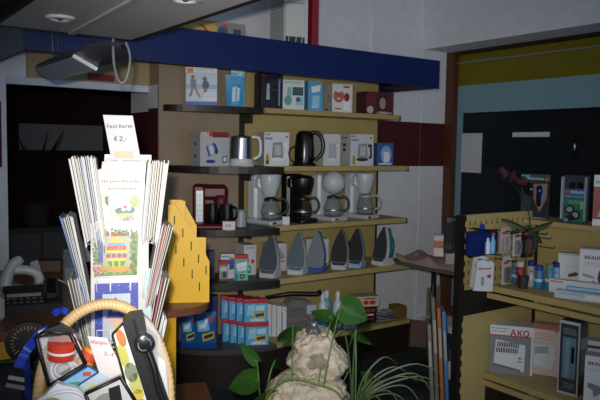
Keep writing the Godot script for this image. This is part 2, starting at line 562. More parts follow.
func canopy() -> void:
	# lowered ceiling panel over the counter, with two recessed lamps
	var grey := m("e4e2e0", 0.5)
	var c := thing("canopy_panel", "grey lowered ceiling panel over the counter with pale joint strip", "canopy", Vector3(0, 2.0, 0))
	part(c, "panel", box(Vector3(0.62, 0.004, -3.08), Vector3(1.205, 0.05, 0.6)), grey)
	part(c, "edge_strip", box(Vector3(0.0, 0.0, -3.10), Vector3(1.215, 0.055, -3.08)), m("17130f", 0.6))
	part(c, "edge_strip", box(Vector3(1.205, 0.0, -3.08), Vector3(1.225, 0.055, 0.6)), m("17130f", 0.6))
	part(c, "raised_panel", box(Vector3(0.0, 0.05, -3.08), Vector3(0.6, 0.08, 0.6)), m("3a3532", 0.6))
	part(c, "edge_strip", box(Vector3(0.6, 0.004, -3.08), Vector3(0.62, 0.085, 0.6)), m("2a2522", 0.6))
	part(c, "joint_strip", extrude(v2([0.912, 3.08, 0.938, 3.08, 0.862, 1.5, 0.836, 1.5]), -0.004, 0.004), m("d6d6d4", 0.5), Vector3.ZERO, Vector3(-90, 0, 0), "pale joint strip")
	for p in [Vector2(0.3, -2.6), Vector2(1.1, -2.6), Vector2(0.3, 0.2), Vector2(1.1, 0.2)]:
		part(c, "hanging_rod", tube([Vector3(p.x, 0.05, p.y), Vector3(p.x, 1.095, p.y)], 0.008), m("55555a", 0.4, 0.8))
	for q in [[0.776, -2.731, "the pale joint strip and the lamp wire"], [1.011, -2.1, "the canopy's dark outer edge"]]:
		var d := thing("recessed_lamp", "round white recessed ceiling lamp, unlit, beside " + q[2], "lamp", Vector3(q[0], 2.0, q[1]), 0, "recessed lamps in the canopy")
		part(d, "ring", lathe([Vector2(0.035, 0.0), Vector2(0.037, -0.006), Vector2(0.046, -0.009), Vector2(0.056, -0.005), Vector2(0.058, 0.003)], 28), m("e6e6e6", 0.25))
		part(d, "reflector", lathe([Vector2(0.036, 0.002), Vector2(0.024, 0.0035), Vector2(0, 0.0038)], 24), m("5a5a5c", 0.2, 0.9))
		part(d, "bulb", lathe([Vector2(0.012, 0.003), Vector2(0.012, -0.006), Vector2(0.006, -0.01), Vector2(0, -0.011)], 14), m("6a6a6e", 0.2))
	# slim hanging luminaire with its louvre, running back under the canopy, its open side turned towards the counter
	var l := thing("hanging_luminaire", "long dark trough luminaire with shiny louvre hanging under the grey canopy", "lamp", Vector3(0.79, 1.815, -2.56), 0)
	var body := Node3D.new()
	body.name = "trough"
	l.add_child(body)
	body.rotation_degrees = Vector3(0, 0, -26)
	var st := begin(true)
	var arc := []
	for k in 19:
		var a := TAU * k / 18.0
		arc.append(Vector2(-0.052 * cos(a), 0.034 * sin(a) if sin(a) > 0 else 0.010 * sin(a)))
	var zs := [0.47, 0.44, 0.36, 0.2, -0.30, -0.44, -0.52]
	var ss := [0.2, 0.55, 0.85, 1.0, 1.0, 0.9, 0.45]
	for i in zs.size() - 1:
		for k in 18:
			var a0: Vector2 = arc[k] * ss[i]
			var a1: Vector2 = arc[k + 1] * ss[i]
			var b0: Vector2 = arc[k] * ss[i + 1]
			var b1: Vector2 = arc[k + 1] * ss[i + 1]
			quad(st, Vector3(a0.x, a0.y, zs[i]), Vector3(b0.x, b0.y, zs[i + 1]), Vector3(b1.x, b1.y, zs[i + 1]), Vector3(a1.x, a1.y, zs[i]))
	part(body, "housing", done(st), m("3e4045", 0.4))
	part(body, "louvre_tray", box(Vector3(-0.045, -0.013, -0.43), Vector3(0.045, -0.008, 0.10)), m("26262a", 0.35, 0.5))
	for k in 26:
		part(body, "louvre_blade", box(Vector3(-0.043, -0.022, -0.425 + k * 0.02), Vector3(0.043, -0.013, -0.418 + k * 0.02)), m("7a7f8a", 0.3, 0.5))
	part(body, "highlight_strip", box(Vector3(-0.048, -0.0225, 0.10), Vector3(0.048, -0.009, 0.115)), m("e0e2e6", 0.3, 0.2))  # pale strip put in for the highlight line across the trough
	part(l, "hanging_wire", tube([Vector3(0.03, 0.03, -0.44), Vector3(0.03, 0.186, -0.44)], 0.0020, 6), m("8a8a8c", 0.4, 0.8))
	part(l, "hanging_wire", tube([Vector3(0.03, 0.03, -0.36), Vector3(0.03, 0.186, -0.36)], 0.0008, 6), m("8a8a8c", 0.4, 0.8))
	var cb := part(self, "power_cable", tube(curve([Vector3(0.772, 1.845, -2.13), Vector3(0.770, 1.80, -2.125), Vector3(0.772, 1.755, -2.12), Vector3(0.780, 1.715, -2.11), Vector3(0.791, 1.704, -2.105), Vector3(0.803, 1.718, -2.10), Vector3(0.813, 1.762, -2.095), Vector3(0.815, 1.80, -2.10), Vector3(0.806, 1.835, -2.11)], 6), 0.0044, 8), m("6a6d72", 0.4))
	tag(cb, "grey power cable hanging in a loop at the luminaire's near end", "cable")

# ------------------------------------------------------------------ shelving on the back wall
func shelving() -> void:
	var tan := noisy("tan_board", "96846c", "a08e76", 0.01, Vector3(1, 1, 1), 0.55)
	var beige := noisy("beige_board", "ad9a63", "b7a46d", 0.01, Vector3(1, 1, 1), 0.55)
	var brown := noisy("dark_veneer", "1e1612", "2b211a", 0.02, Vector3(2, 14, 2), 0.45)
	# corner bay: tan back, dark shelves whose fronts sweep round to the wall
	var a := thing("corner_shelf_unit", "corner shelf unit with tan back and dark brown rounded shelves", "shelves", Vector3(0, 0, 0))
	part(a, "back_panel", box(Vector3(1.714, 0.02, -3.95), Vector3(2.29, 2.10, -3.93)), tan)
	part(a, "side_board", box(Vector3(1.714, 1.745, -4.098), Vector3(1.74, 1.89, -3.951)), m("dcdde2", 0.8))
	part(a, "side_board", box(Vector3(1.714, 1.89, -4.098), Vector3(1.74, 2.10, -3.951)), tan)
	part(a, "side_board", box(Vector3(1.714, 0.02, -4.098), Vector3(1.74, 1.745, -3.951)), m("4c0e15", 0.75))
	part(a, "upright", box(Vector3(2.29, 0.02, -3.95), Vector3(2.325, 2.10, -3.915)), m("2a211a", 0.6))
	for s in [[1.766, 0.21, 0.04], [1.388, 0.46, 0.042], [1.0, 0.42, 0.042], [0.668, 0.43, 0.045]]:
		var pts := [Vector2(2.35, -3.928), Vector2(2.35, -3.93 + s[1])]
		for k in range(0, 15):
			var t := (PI / 2) * (k + 0.6) / 14.6
			pts.append(Vector2(2.33 - 0.59 * sin(t), -3.93 + s[1] * cos(t) + 0.002))
		part(a, "shelf", slab(pts, s[0] - s[2], s[0]), brown)
		part(a, "bracket", box(Vector3(2.297, s[0] - s[2] - 0.06, -3.93), Vector3(2.318, s[0] - s[2], -3.80)), m("2a211a", 0.6))
	var bp := [Vector2(2.34, -3.928), Vector2(2.34, -3.51)]
	for k in range(0, 17):
		var t := (PI / 2) * (k + 0.5) / 16.5
		bp.append(Vector2(2.33 - 0.59 * sin(t), -3.93 + 0.42 * cos(t) + 0.002))
	part(a, "base_shelf", slab(bp, 0.215, 0.245), noisy("grey_top", "3d3b3a", "4a4846", 0.02, Vector3(2, 2, 2), 0.5))
	part(a, "base_front", slab(bp, 0.0, 0.214), brown)
	# straight bay: beige back and shelves
	var b := thing("wall_shelf_unit", "straight wall shelf unit with yellowish beige back and shelves", "shelves", Vector3(0, 0, 0))
	part(b, "back_panel", box(Vector3(2.326, 0.02, -3.95), Vector3(3.535, 2.10, -3.93)), beige)
	part(b, "upright", box(Vector3(3.535, 0.02, -4.09), Vector3(3.555, 2.10, -3.93)), m("2a211a", 0.6))
	for s in [[1.766, -3.70, 0.033], [1.388, -3.60, 0.032], [1.0, -3.60, 0.033], [0.668, -3.525, 0.036], [0.245, -3.53, 0.03]]:
		var x0 := 2.352
		var sh := part(b, "shelf", box(Vector3(x0, s[0] - s[2], -3.928), Vector3(3.55, s[0], s[1])), beige)
		part(sh, "end_cap", box(Vector3(3.55, s[0] - s[2] - 0.006, s[1] - 0.02), Vector3(3.557, s[0] - 0.002, s[1] + 0.003)), m("1c1612", 0.6))
	part(b, "plinth", box(Vector3(2.345, 0.0, -3.92), Vector3(3.55, 0.214, -3.55)), brown)
	# the blue header runs the whole length above
	var h := thing("blue_header", "long glossy blue header box running above the shelves", "header", Vector3(0, 0, 0))
	part(h, "front_board", box(Vector3(0.797, 1.955, -3.42), Vector3(3.645, 2.152, -3.40)), m("09205a", 0.45))
	part(h, "end_board", box(Vector3(0.797, 1.955, -4.098), Vector3(0.815, 2.152, -3.42)), m("6f7680", 0.6), Vector3.ZERO, Vector3.ZERO, "grey end board")
	part(h, "end_board", box(Vector3(3.627, 1.955, -4.098), Vector3(3.645, 2.152, -3.42)), m("09205a", 0.45))
	part(h, "top_board", box(Vector3(0.815, 2.134, -4.098), Vector3(3.627, 2.152, -3.42)), m("8a7a58", 0.6))
	part(h, "inner_rail", box(Vector3(3.43, 1.957, -3.75), Vector3(3.62, 1.975, -3.425)), m("3a281a", 0.6))

# ------------------------------------------------------------------ goods on the shelves
func top_shelf_goods() -> void:
	var white := m("d4d4d2", 0.5)
	var g := "boxes on the top shelf"
	var y := 1.766
	carton("picture_pack", "white pack with two children running along a beach, orange square", "pack", [1.947, y, -3.811, -30, 0.195, 0.236, 0.03],
		printed(96, 120, "c8d6e4", [["r", 0, 0, 1, 0.14, "e8eef4"], ["r", 0.05, 0.03, 0.2, 0.14, "e08a18"], ["t", 0.32, 0.04, 0.55, 2, 0.05, "3c6a9c"], ["r", 0, 0.45, 1, 0.12, "9cb6d2"], ["r", 0, 0.9, 1, 0.1, "2a5fae"],
			["e", 0.22, 0.26, 0.06, 0.05, "8a6a4c"], ["p", [0.14, 0.32, 0.32, 0.32, 0.34, 0.55, 0.16, 0.55], "6f8090"], ["p", [0.18, 0.55, 0.25, 0.55, 0.18, 0.78, 0.1, 0.76], "9a7a60"], ["p", [0.26, 0.55, 0.33, 0.55, 0.48, 0.78, 0.42, 0.8], "9a7a60"],
			["e", 0.6, 0.3, 0.07, 0.055, "6a5648"], ["e", 0.63, 0.46, 0.11, 0.12, "3a4a78"], ["p", [0.56, 0.56, 0.68, 0.56, 0.66, 0.75, 0.56, 0.78], "9a7a60"], ["r", 0.58, 0.66, 0.38, 0.22, "e4e6ea"], ["t", 0.62, 0.7, 0.28, 3, 0.05, "8890a0"]]), white, white, [], g)
	# soft blue refill pouch and the pale box behind it
	var pch := thing("refill_pouch", "bright blue soft refill pouch standing beside the beach pack", "pouch", Vector3(2.154, y, -3.752), -25, g)
	var pm := printed(64, 96, "4aa0d8", [["p", [0.35, 0.4, 0.55, 0.35, 0.5, 0.85, 0.3, 0.85], "d8ecf4"], ["p", [0.6, 0.38, 0.78, 0.36, 0.74, 0.82, 0.56, 0.84], "cfe6f2"], ["e", 0.72, 0.35, 0.08, 0.05, "3c9a4c"], ["t", 0.15, 0.1, 0.6, 3, 0.06, "bfe0f0"], ["t", 0.3, 0.9, 0.5, 1, 0.05, "e6f2f8"]])
	var st := begin(true)
	var nx := 8
	var ny := 8
	for j in ny:
		for i in nx:
			var c := []
			for o in [[0, 0], [1, 0], [1, 1], [0, 1]]:
				var u := float(i + o[0]) / nx
				var w := float(j + o[1]) / ny
				c.append([u, w, Vector3((u - 0.5) * (0.105 + 0.018 * w), w * 0.196, 0.03 * sin(PI * u) * (1.0 - w) + 0.002)])
			for k in [0, 2, 1, 0, 3, 2]:
				st.set_uv(Vector2(c[k][0], 1.0 - c[k][1]))
				st.add_vertex(c[k][2])
			for k in [0, 1, 2, 0, 2, 3]:
				st.set_uv(Vector2(c[k][0], 1.0 - c[k][1]))
				st.add_vertex(Vector3(c[k][2].x, c[k][2].y, -c[k][2].z))
	part(pch, "bag", done(st), pm)
	part(pch, "top_seam", box(Vector3(-0.061, 0.19, -0.003), Vector3(0.061, 0.198, 0.003)), m("7cc0e6", 0.4))
	carton("paste_box", "pale blue slim carton peeping out behind the blue refill pouch", "box", [2.227, y, -3.843, -25, 0.089, 0.25, 0.04], printed(48, 96, "7fb8d8", [["r", 0, 0, 1, 0.1, "c8e4f0"], ["p", [0.5, 0.12, 0.8, 0.1, 0.7, 0.5, 0.4, 0.5], "e0f0f4"]]), m("7fb8d8", 0.5), m("7fb8d8", 0.5), [], g)
	carton("toothbrush_box", "black electric toothbrush carton with red squares down its side", "box", [2.432, y, -3.747, -10, 0.155, 0.233, 0.125],
		printed(80, 120, "10131f", [["r", 0.02, 0.05, 0.2, 0.06, "6a3020"], ["r", 0.08, 0.12, 0.09, 0.8, "20242e"], ["p", [0.26, 0.3, 0.38, 0.3, 0.4, 0.75, 0.24, 0.75], "aebccc"], ["e", 0.85, 0.2, 0.07, 0.06, "4a78a8"], ["r", 0.81, 0.22, 0.08, 0.7, "8a9cb0"], ["r", 0.3, 0.47, 0.5, 0.02, "8a5030"], ["t", 0.42, 0.2, 0.34, 3, 0.06, "5f7080"]]),
		printed(48, 96, "10131f", [["r", 0.4, 0.12, 0.25, 0.07, "7a1c28"], ["r", 0.4, 0.28, 0.25, 0.07, "7a1c28"], ["r", 0.4, 0.44, 0.25, 0.07, "6a2030"], ["r", 0.4, 0.6, 0.25, 0.07, "7a1c28"], ["r", 0.4, 0.76, 0.25, 0.07, "5a2030"]]), m("10131f", 0.4), [], g)
	carton("brush_set_box", "white and teal toothbrush carton right of the black one", "box", [2.583, y, -3.714, -20, 0.149, 0.196, 0.08],
		printed(80, 100, "d6dcda", [["t", 0.1, 0.06, 0.7, 2, 0.04, "20262c"], ["e", 0.3, 0.45, 0.1, 0.22, "7ab8a0"], ["e", 0.25, 0.7, 0.18, 0.16, "5aa0a0"], ["r", 0.45, 0.24, 0.5, 0.28, "1f3c4c"], ["r", 0.6, 0.56, 0.35, 0.3, "8cc8d4"], ["e", 0.72, 0.66, 0.1, 0.08, "2c5a70"], ["t", 0.5, 0.28, 0.4, 3, 0.07, "86a8b8"]]), white, white, [], g)
	carton("fresh_box", "light blue tall carton next to the teal toothbrush carton", "box", [2.775, y, -3.726, -15, 0.108, 0.204, 0.077],
		printed(64, 110, "5aa6d8", [["p", [0.2, 0.2, 0.85, 0.12, 0.8, 0.35, 0.25, 0.4], "e4f0f6"], ["r", 0.7, 0.04, 0.2, 0.07, "d87a30"], ["p", [0.3, 0.5, 0.8, 0.48, 0.75, 0.9, 0.25, 0.92], "a4d4ea"], ["t", 0.3, 0.56, 0.45, 4, 0.08, "3c80b8"]]), m("5aa6d8", 0.5), m("5aa6d8", 0.5), [], g)
	carton("baby_care_box", "white carton with a smiling face and red dots", "box", [3.008, y, -3.720, -15, 0.155, 0.199, 0.15],
		printed(88, 110, "dcdcda", [["e", 0.32, 0.42, 0.26, 0.24, "b46a50"], ["e", 0.32, 0.2, 0.2, 0.1, "dcdcda"], ["e", 0.24, 0.38, 0.03, 0.02, "402018"], ["e", 0.4, 0.38, 0.03, 0.02, "402018"], ["e", 0.32, 0.52, 0.09, 0.03, "f0e0dc"], ["e", 0.72, 0.46, 0.14, 0.15, "a01c20"], ["r", 0.55, 0.08, 0.3, 0.06, "a01c20"], ["p", [0.6, 0.62, 0.9, 0.6, 0.86, 0.92, 0.56, 0.92], "eceff0"], ["r", 0.15, 0.86, 0.3, 0.05, "a03030"]]),
		printed(48, 64, "dcdcda", [["r", 0.1, 0.86, 0.4, 0.07, "b04040"], ["e", 0.6, 0.5, 0.2, 0.16, "c8c8c8"]]), white, [], g)
	carton("hair_care_box", "dark red flat carton with a woman's portrait on the shelf end", "box", [3.368, y, -3.723, -8, 0.24, 0.165, 0.137],
		printed(128, 96, "5c2c30", [["r", 0.02, 0.1, 0.32, 0.5, "6a3034"], ["e", 0.58, 0.55, 0.22, 0.45, "3c2c28"], ["e", 0.6, 0.5, 0.12, 0.26, "b89080"], ["p", [0.45, 0.85, 0.75, 0.85, 0.85, 1, 0.35, 1], "a88878"], ["e", 0.15, 0.8, 0.12, 0.16, "c8b8b0"], ["r", 0.55, 0.9, 0.4, 0.05, "d8c8c4"]]), m("5c2c30", 0.5), m("5c2c30", 0.5), [], g)
	# on top of the header
	carton("fan_heater_box", "large white fan heater carton on top of the blue header", "box", [2.486, 2.152, -3.56, -12, 0.166, 0.40, 0.246],
		printed(96, 160, "cfd1cc", [["r", 0.05, 0.3, 0.04, 0.68, "8e908c"], ["r", 0.09, 0.3, 0.8, 0.02, "9a9c98"], ["r", 0.86, 0.3, 0.03, 0.68, "b4b6b2"], ["r", 0.09, 0.84, 0.8, 0.14, "30302e"], ["p", [0.2, 0.84, 0.26, 0.84, 0.2, 0.98, 0.14, 0.98], "9a9c98"], ["p", [0.5, 0.84, 0.56, 0.84, 0.5, 0.98, 0.44, 0.98], "9a9c98"], ["p", [0.75, 0.84, 0.81, 0.84, 0.75, 0.98, 0.69, 0.98], "9a9c98"], ["r", 0.3, 0.08, 0.4, 0.05, "404040"]]),
		printed(64, 96, "cfd1cc", [["t", 0.2, 0.3, 0.6, 6, 0.06, "707270"], ["e", 0.3, 0.93, 0.06, 0.04, "505250"], ["e", 0.8, 0.93, 0.06, 0.04, "505250"]]), white)
	carton("red_carton", "narrow upright red carton beside the fan heater carton", "box", [2.61, 2.152, -3.52, -12, 0.045, 0.42, 0.12], m("8e1226", 0.5), m("8e1226", 0.5), m("8e1226", 0.5))
	carton("long_carton", "long low carton with yellow side and small pictures on the header", "box", [1.873, 2.152, -3.533, -5, 0.42, 0.088, 0.12],
		printed(160, 40, "c0a878", [["r", 0, 0, 1, 0.3, "b48a70"], ["p", [0.1, 0.3, 0.5, 0.2, 0.68, 0.9, 0.1, 0.95], "cfae50"], ["p", [0.3, 0.3, 0.36, 0.3, 0.52, 1, 0.46, 1], "c05048"], ["r", 0.58, 0.1, 0.42, 0.9, "8e8c8e"], ["e", 0.66, 0.65, 0.08, 0.35, "3a5c80"], ["e", 0.69, 0.3, 0.03, 0.16, "c04030"], ["r", 0.82, 0.4, 0.12, 0.55, "50484c"]]), m("c0a878", 0.5), m("c0a878", 0.5))

func kettle_print(body: String, accent: String) -> Array:
	return [["p", [0.34, 0.32, 0.72, 0.28, 0.76, 0.78, 0.3, 0.8], body], ["r", 0.42, 0.38, 0.26, 0.3, "b8babc"], ["p", [0.76, 0.32, 0.92, 0.3, 0.94, 0.75, 0.8, 0.78, 0.8, 0.7, 0.86, 0.68, 0.84, 0.4, 0.76, 0.4], accent], ["e", 0.52, 0.8, 0.26, 0.05, accent]]

func kettle_shelf() -> void:
	var y := 1.388
	var g := "kettle cartons"
	var white := m("cfd0d0", 0.5)
	var k1 := [["r", 0, 0, 0.42, 0.1, "c02a1c"], ["r", 0.3, 0.02, 0.12, 0.12, "c8401c"], ["r", 0.42, 0, 0.58, 0.16, "7a2020"], ["t", 0.7, 0.25, 0.25, 6, 0.07, "808488"],
		["p", [0.22, 0.42, 0.46, 0.3, 0.56, 0.62, 0.3, 0.72], "9aa4c0"], ["p", [0.3, 0.44, 0.4, 0.39, 0.47, 0.6, 0.37, 0.66], "d0d4dc"], ["p", [0.46, 0.3, 0.56, 0.4, 0.62, 0.58, 0.56, 0.66, 0.5, 0.6, 0.5, 0.44, 0.42, 0.36], "1c2f80"], ["p", [0.2, 0.42, 0.24, 0.4, 0.34, 0.7, 0.3, 0.74], "1c2f80"], ["e", 0.36, 0.86, 0.16, 0.05, "1c2f80"],
		["p", [0.75, 0.7, 0.95, 0.68, 0.94, 0.9, 0.77, 0.92], "5a6ca0"], ["r", 0.8, 0.74, 0.1, 0.12, "d4d8e0"]]
	carton("kettle_carton", "grey kettle carton with red top band and blue kettle picture", "box", [1.957, y, -3.650, -6, 0.191, 0.21, 0.165], printed(110, 128, "b4b6b8", k1),
		printed(48, 96, "b4b6b8", [["e", 0.5, 0.35, 0.25, 0.12, "c0c4cc"], ["e", 0.5, 0.35, 0.16, 0.07, "5a6084"], ["e", 0.5, 0.7, 0.25, 0.12, "c0c4cc"], ["e", 0.5, 0.7, 0.16, 0.07, "5a6084"]]), white, [["AKO", 0.28, 0.16, 0.05, "f0e8e4"]], g)
	carton("kettle_carton", "white kettle carton with bottle picture, beside the steel kettle", "box", [2.443, y, -3.697, -15, 0.174, 0.222, 0.15], printed(96, 120, "d4d5d6", kettle_print("8a8c8e", "e6e8ea") + [["r", 0.86, 0.1, 0.1, 0.06, "d8641c"], ["r", 0.04, 0.16, 0.3, 0.06, "5a8ac0"], ["p", [0.06, 0.74, 0.12, 0.6, 0.2, 0.74, 0.2, 0.95, 0.06, 0.95], "a08a20"], ["r", 0.08, 0.84, 0.11, 0.1, "303030"], ["t", 0.4, 0.14, 0.4, 2, 0.06, "9a9ea4"]]), white, white, [["AKO", 0.2, 0.14, 0.07, "b82020"]], g)
	carton("kettle_carton", "white kettle carton half hidden behind the black kettle", "box", [2.913, y, -3.708, -10, 0.135, 0.221, 0.15], printed(80, 120, "d0d2d4", kettle_print("b0b2b6", "e4e6e8")), white, white, [], g)
	carton("kettle_carton", "white kettle carton with black-handled steel kettle picture", "box", [3.152, y, -3.663, -10, 0.191, 0.226, 0.147], printed(96, 120, "ccced0", kettle_print("909294", "26282a") + [["r", 0.84, 0.08, 0.1, 0.07, "d8641c"], ["r", 0.04, 0.16, 0.34, 0.05, "5a8ac0"], ["p", [0.1, 0.72, 0.16, 0.66, 0.22, 0.72, 0.22, 0.95, 0.1, 0.95], "a89028"]]),
		printed(48, 96, "ccced0", [["r", 0.15, 0.1, 0.5, 0.05, "b83030"], ["r", 0.25, 0.3, 0.3, 0.1, "3a3c3e"], ["r", 0.25, 0.45, 0.3, 0.1, "3a3c3e"]]), white, [["AKO", 0.2, 0.14, 0.07, "b82020"]], g)
	carton("small_blue_box", "small blue carton with pale kettle picture at the shelf end", "box", [3.363, y, -3.646, -12, 0.136, 0.168, 0.05], printed(72, 88, "3a5c94", [["e", 0.55, 0.5, 0.34, 0.38, "8aa8d0"], ["p", [0.4, 0.5, 0.75, 0.42, 0.78, 0.82, 0.4, 0.85], "dfe4ec"], ["p", [0.35, 0.5, 0.42, 0.4, 0.7, 0.36, 0.72, 0.42, 0.44, 0.5], "dfe4ec"], ["r", 0.12, 0.88, 0.8, 0.07, "d4dae4"]]), m("3a5c94", 0.5), m("3a5c94", 0.5))
	# steel and white kettle
	var k := thing("electric_kettle", "brushed steel kettle with white base and handle", "kettle", Vector3(2.15, y, -3.66), 0)
	part(k, "base", lathe([Vector2(0, 0), Vector2(0.082, 0), Vector2(0.085, 0.012), Vector2(0.078, 0.024), Vector2(0, 0.024)], 28), m("d0d2d4", 0.4))
	part(k, "body", lathe([Vector2(0.068, 0.045), Vector2(0.066, 0.12), Vector2(0.064, 0.178), Vector2(0, 0.178)], 28), m("a8aaae", 0.34, 1.0))
	part(k, "collar", lathe([Vector2(0.076, 0.024), Vector2(0.072, 0.046), Vector2(0.064, 0.05), Vector2(0, 0.05)], 28), m("d0d2d4", 0.4))
	part(k, "lid", lathe([Vector2(0.066, 0.176), Vector2(0.064, 0.186), Vector2(0.03, 0.194), Vector2(0, 0.195)], 28), m("3a3c40", 0.4))
	part(k, "handle", tube(curve([Vector3(0.055, 0.184, 0.03), Vector3(0.095, 0.18, 0.05), Vector3(0.108, 0.13, 0.056), Vector3(0.102, 0.07, 0.053), Vector3(0.068, 0.045, 0.036)]), 0.0115, 10), m("d0d2d4", 0.4))
	part(k, "power_cord", tube(curve([Vector3(-0.075, 0.008, 0.01), Vector3(-0.1, 0.006, 0.03), Vector3(-0.09, 0.006, 0.07), Vector3(-0.03, 0.006, 0.09)]), 0.004, 6), m("c8cacc", 0.5))
	# black jug kettle
	var b := thing("electric_kettle", "glossy black jug kettle with curved handle and cord loop", "kettle", Vector3(2.67, y, -3.70), 0)
	part(b, "base", lathe([Vector2(0, 0), Vector2(0.078, 0), Vector2(0.08, 0.014), Vector2(0.07, 0.022), Vector2(0, 0.022)], 28), m("0d0d0e", 0.3))
	part(b, "body", lathe([Vector2(0.066, 0.022), Vector2(0.068, 0.06), Vector2(0.066, 0.13), Vector2(0.06, 0.195), Vector2(0.055, 0.218), Vector2(0, 0.23)], 28), m("0f0f10", 0.22))
	part(b, "lid", lathe([Vector2(0.05, 0.22), Vector2(0.044, 0.234), Vector2(0.012, 0.24), Vector2(0, 0.24)], 24), m("151516", 0.3))
	part(b, "spout", extrude(v2([-0.085, 0.215, -0.045, 0.22, -0.05, 0.15]), -0.014, 0.014), m("0f0f10", 0.25), Vector3.ZERO, Vector3(0, 20, 0))
	part(b, "handle", tube(curve([Vector3(0.03, 0.222, 0.02), Vector3(0.075, 0.225, 0.045), Vector3(0.108, 0.17, 0.062), Vector3(0.104, 0.09, 0.06), Vector3(0.062, 0.04, 0.036)]), [0.012, 0.013, 0.014, 0.014, 0.014, 0.014, 0.014, 0.014, 0.014, 0.014, 0.014, 0.014, 0.014, 0.014, 0.014, 0.014, 0.014, 0.014, 0.014, 0.014, 0.013, 0.012, 0.012, 0.012, 0.012], 10), m("0f0f10", 0.3))
	part(b, "water_gauge", box(Vector3(-0.008, 0.06, 0.06), Vector3(0.008, 0.18, 0.069)), m("3a3c40", 0.2))
	part(b, "power_cord", tube(curve([Vector3(-0.06, 0.02, 0.02), Vector3(-0.12, 0.03, 0.04), Vector3(-0.16, 0.07, 0.05), Vector3(-0.15, 0.115, 0.05), Vector3(-0.09, 0.13, 0.03), Vector3(-0.058, 0.09, 0.0)]), 0.0045, 6), m("101010", 0.5))

func coffee_maker(label: String, at: Vector3, turn: float, hex: String, dark: String, head: int) -> void:
	var c := thing("coffee_maker", label, "coffee maker", at, turn, "filter coffee makers on the shelf")
	var shell := m(hex, 0.35)
	var blk := m(dark, 0.35)
	part(c, "base", bbox(0.165, 0.032, 0.23, 0.012), shell, Vector3(0, 0, 0.01))
	part(c, "hot_plate", lathe([Vector2(0, 0.032), Vector2(0.062, 0.032), Vector2(0.06, 0.037), Vector2(0, 0.037)], 24), m("2a2a2c", 0.3), Vector3(0, 0, 0.045))
	part(c, "water_tank", bbox(0.155, 0.30, 0.085, 0.016), shell, Vector3(0, 0.03, -0.06))
	if head == 0:
		part(c, "filter_head", lathe([Vector2(0.0, 0.185), Vector2(0.04, 0.185), Vector2(0.05, 0.2), Vector2(0.072, 0.27), Vector2(0.078, 0.325), Vector2(0.074, 0.333), Vector2(0, 0.335)], 28), shell, Vector3(0, 0, 0.035))
		part(c, "upper_housing", bbox(0.152, 0.115, 0.13, 0.03), shell, Vector3(0, 0.218, -0.03))
		part(c, "lid_hinge", bbox(0.13, 0.014, 0.1, 0.005), shell, Vector3(0, 0.322, -0.02))
	elif head == 1:
		var prof := []
		for k in 13:
			var a := -PI / 2 + PI * k / 12
			prof.append(Vector2(0.086 * cos(a), 0.27 + 0.084 * sin(a)))
		part(c, "filter_head", lathe(prof, 28), shell, Vector3(0, 0, 0.045))
	else:
		part(c, "upper_housing", bbox(0.152, 0.11, 0.13, 0.03), shell, Vector3(0, 0.215, -0.03))
		part(c, "filter_head", lathe([Vector2(0.0, 0.19), Vector2(0.05, 0.19), Vector2(0.07, 0.22), Vector2(0.082, 0.27), Vector2(0.08, 0.305), Vector2(0.055, 0.322), Vector2(0, 0.326)], 28), shell, Vector3(0, 0, 0.04))
	var j := part(c, "carafe", lathe([Vector2(0, 0.0), Vector2(0.056, 0), Vector2(0.064, 0.02), Vector2(0.066, 0.05), Vector2(0.056, 0.09), Vector2(0.044, 0.115), Vector2(0.047, 0.122)], 26), glass("8f979c" if hex != "141415" else "1a1a1c", 0.42), Vector3(0, 0.038, 0.047))
	part(j, "metal_band", lathe([Vector2(0.0668, 0.036), Vector2(0.0668, 0.043)], 26), m("c0c2c6", 0.3, 0.9))
	part(j, "lid", lathe([Vector2(0.048, 0.12), Vector2(0.046, 0.132), Vector2(0.02, 0.142), Vector2(0, 0.143)], 24), blk)
	part(j, "handle", tube(curve([Vector3(0.035, 0.126, 0.03), Vector3(0.064, 0.13, 0.058), Vector3(0.082, 0.09, 0.074), Vector3(0.076, 0.045, 0.068), Vector3(0.052, 0.03, 0.046)]), 0.0095, 8), blk)
	part(c, "switch", bbox(0.03, 0.012, 0.006, 0.002), m("1c1c1e", 0.4), Vector3(-0.045, 0.01, 0.126))
	part(c, "power_cord", tube(curve([Vector3(0.05, 0.008, -0.1), Vector3(0.1, 0.006, -0.06), Vector3(0.125, 0.006, 0.02), Vector3(0.12, 0.02, 0.05), Vector3(0.1, 0.008, 0.06)]), 0.005, 6), blk)

func price_tag(label: String, at: Vector3, turn: float, w: float, h: float, border: String, words: String) -> void:
	var t := thing("price_tag", label, "price tag", at, turn)
	part(t, "card", bbox(w, h, 0.002, 0.0005), m(border, 0.6), Vector3.ZERO, Vector3(-12, 0, 0))
	part(t, "face", bbox(w * 0.88, h * 0.84, 0.001, 0.0002), m("dcdcda", 0.7), Vector3(0, h * 0.08, 0.0012), Vector3(-12, 0, 0))
	if words != "":
		text(t, words, w * 0.5, Vector3(0, h * 0.5, -h * 0.09 + 0.003), "303030", false, Vector3(-12, 0, 0))
	part(t, "foot", bbox(w * 0.5, 0.002, 0.03, 0.0005), m("dcdcda", 0.7), Vector3(0, 0, -0.012))

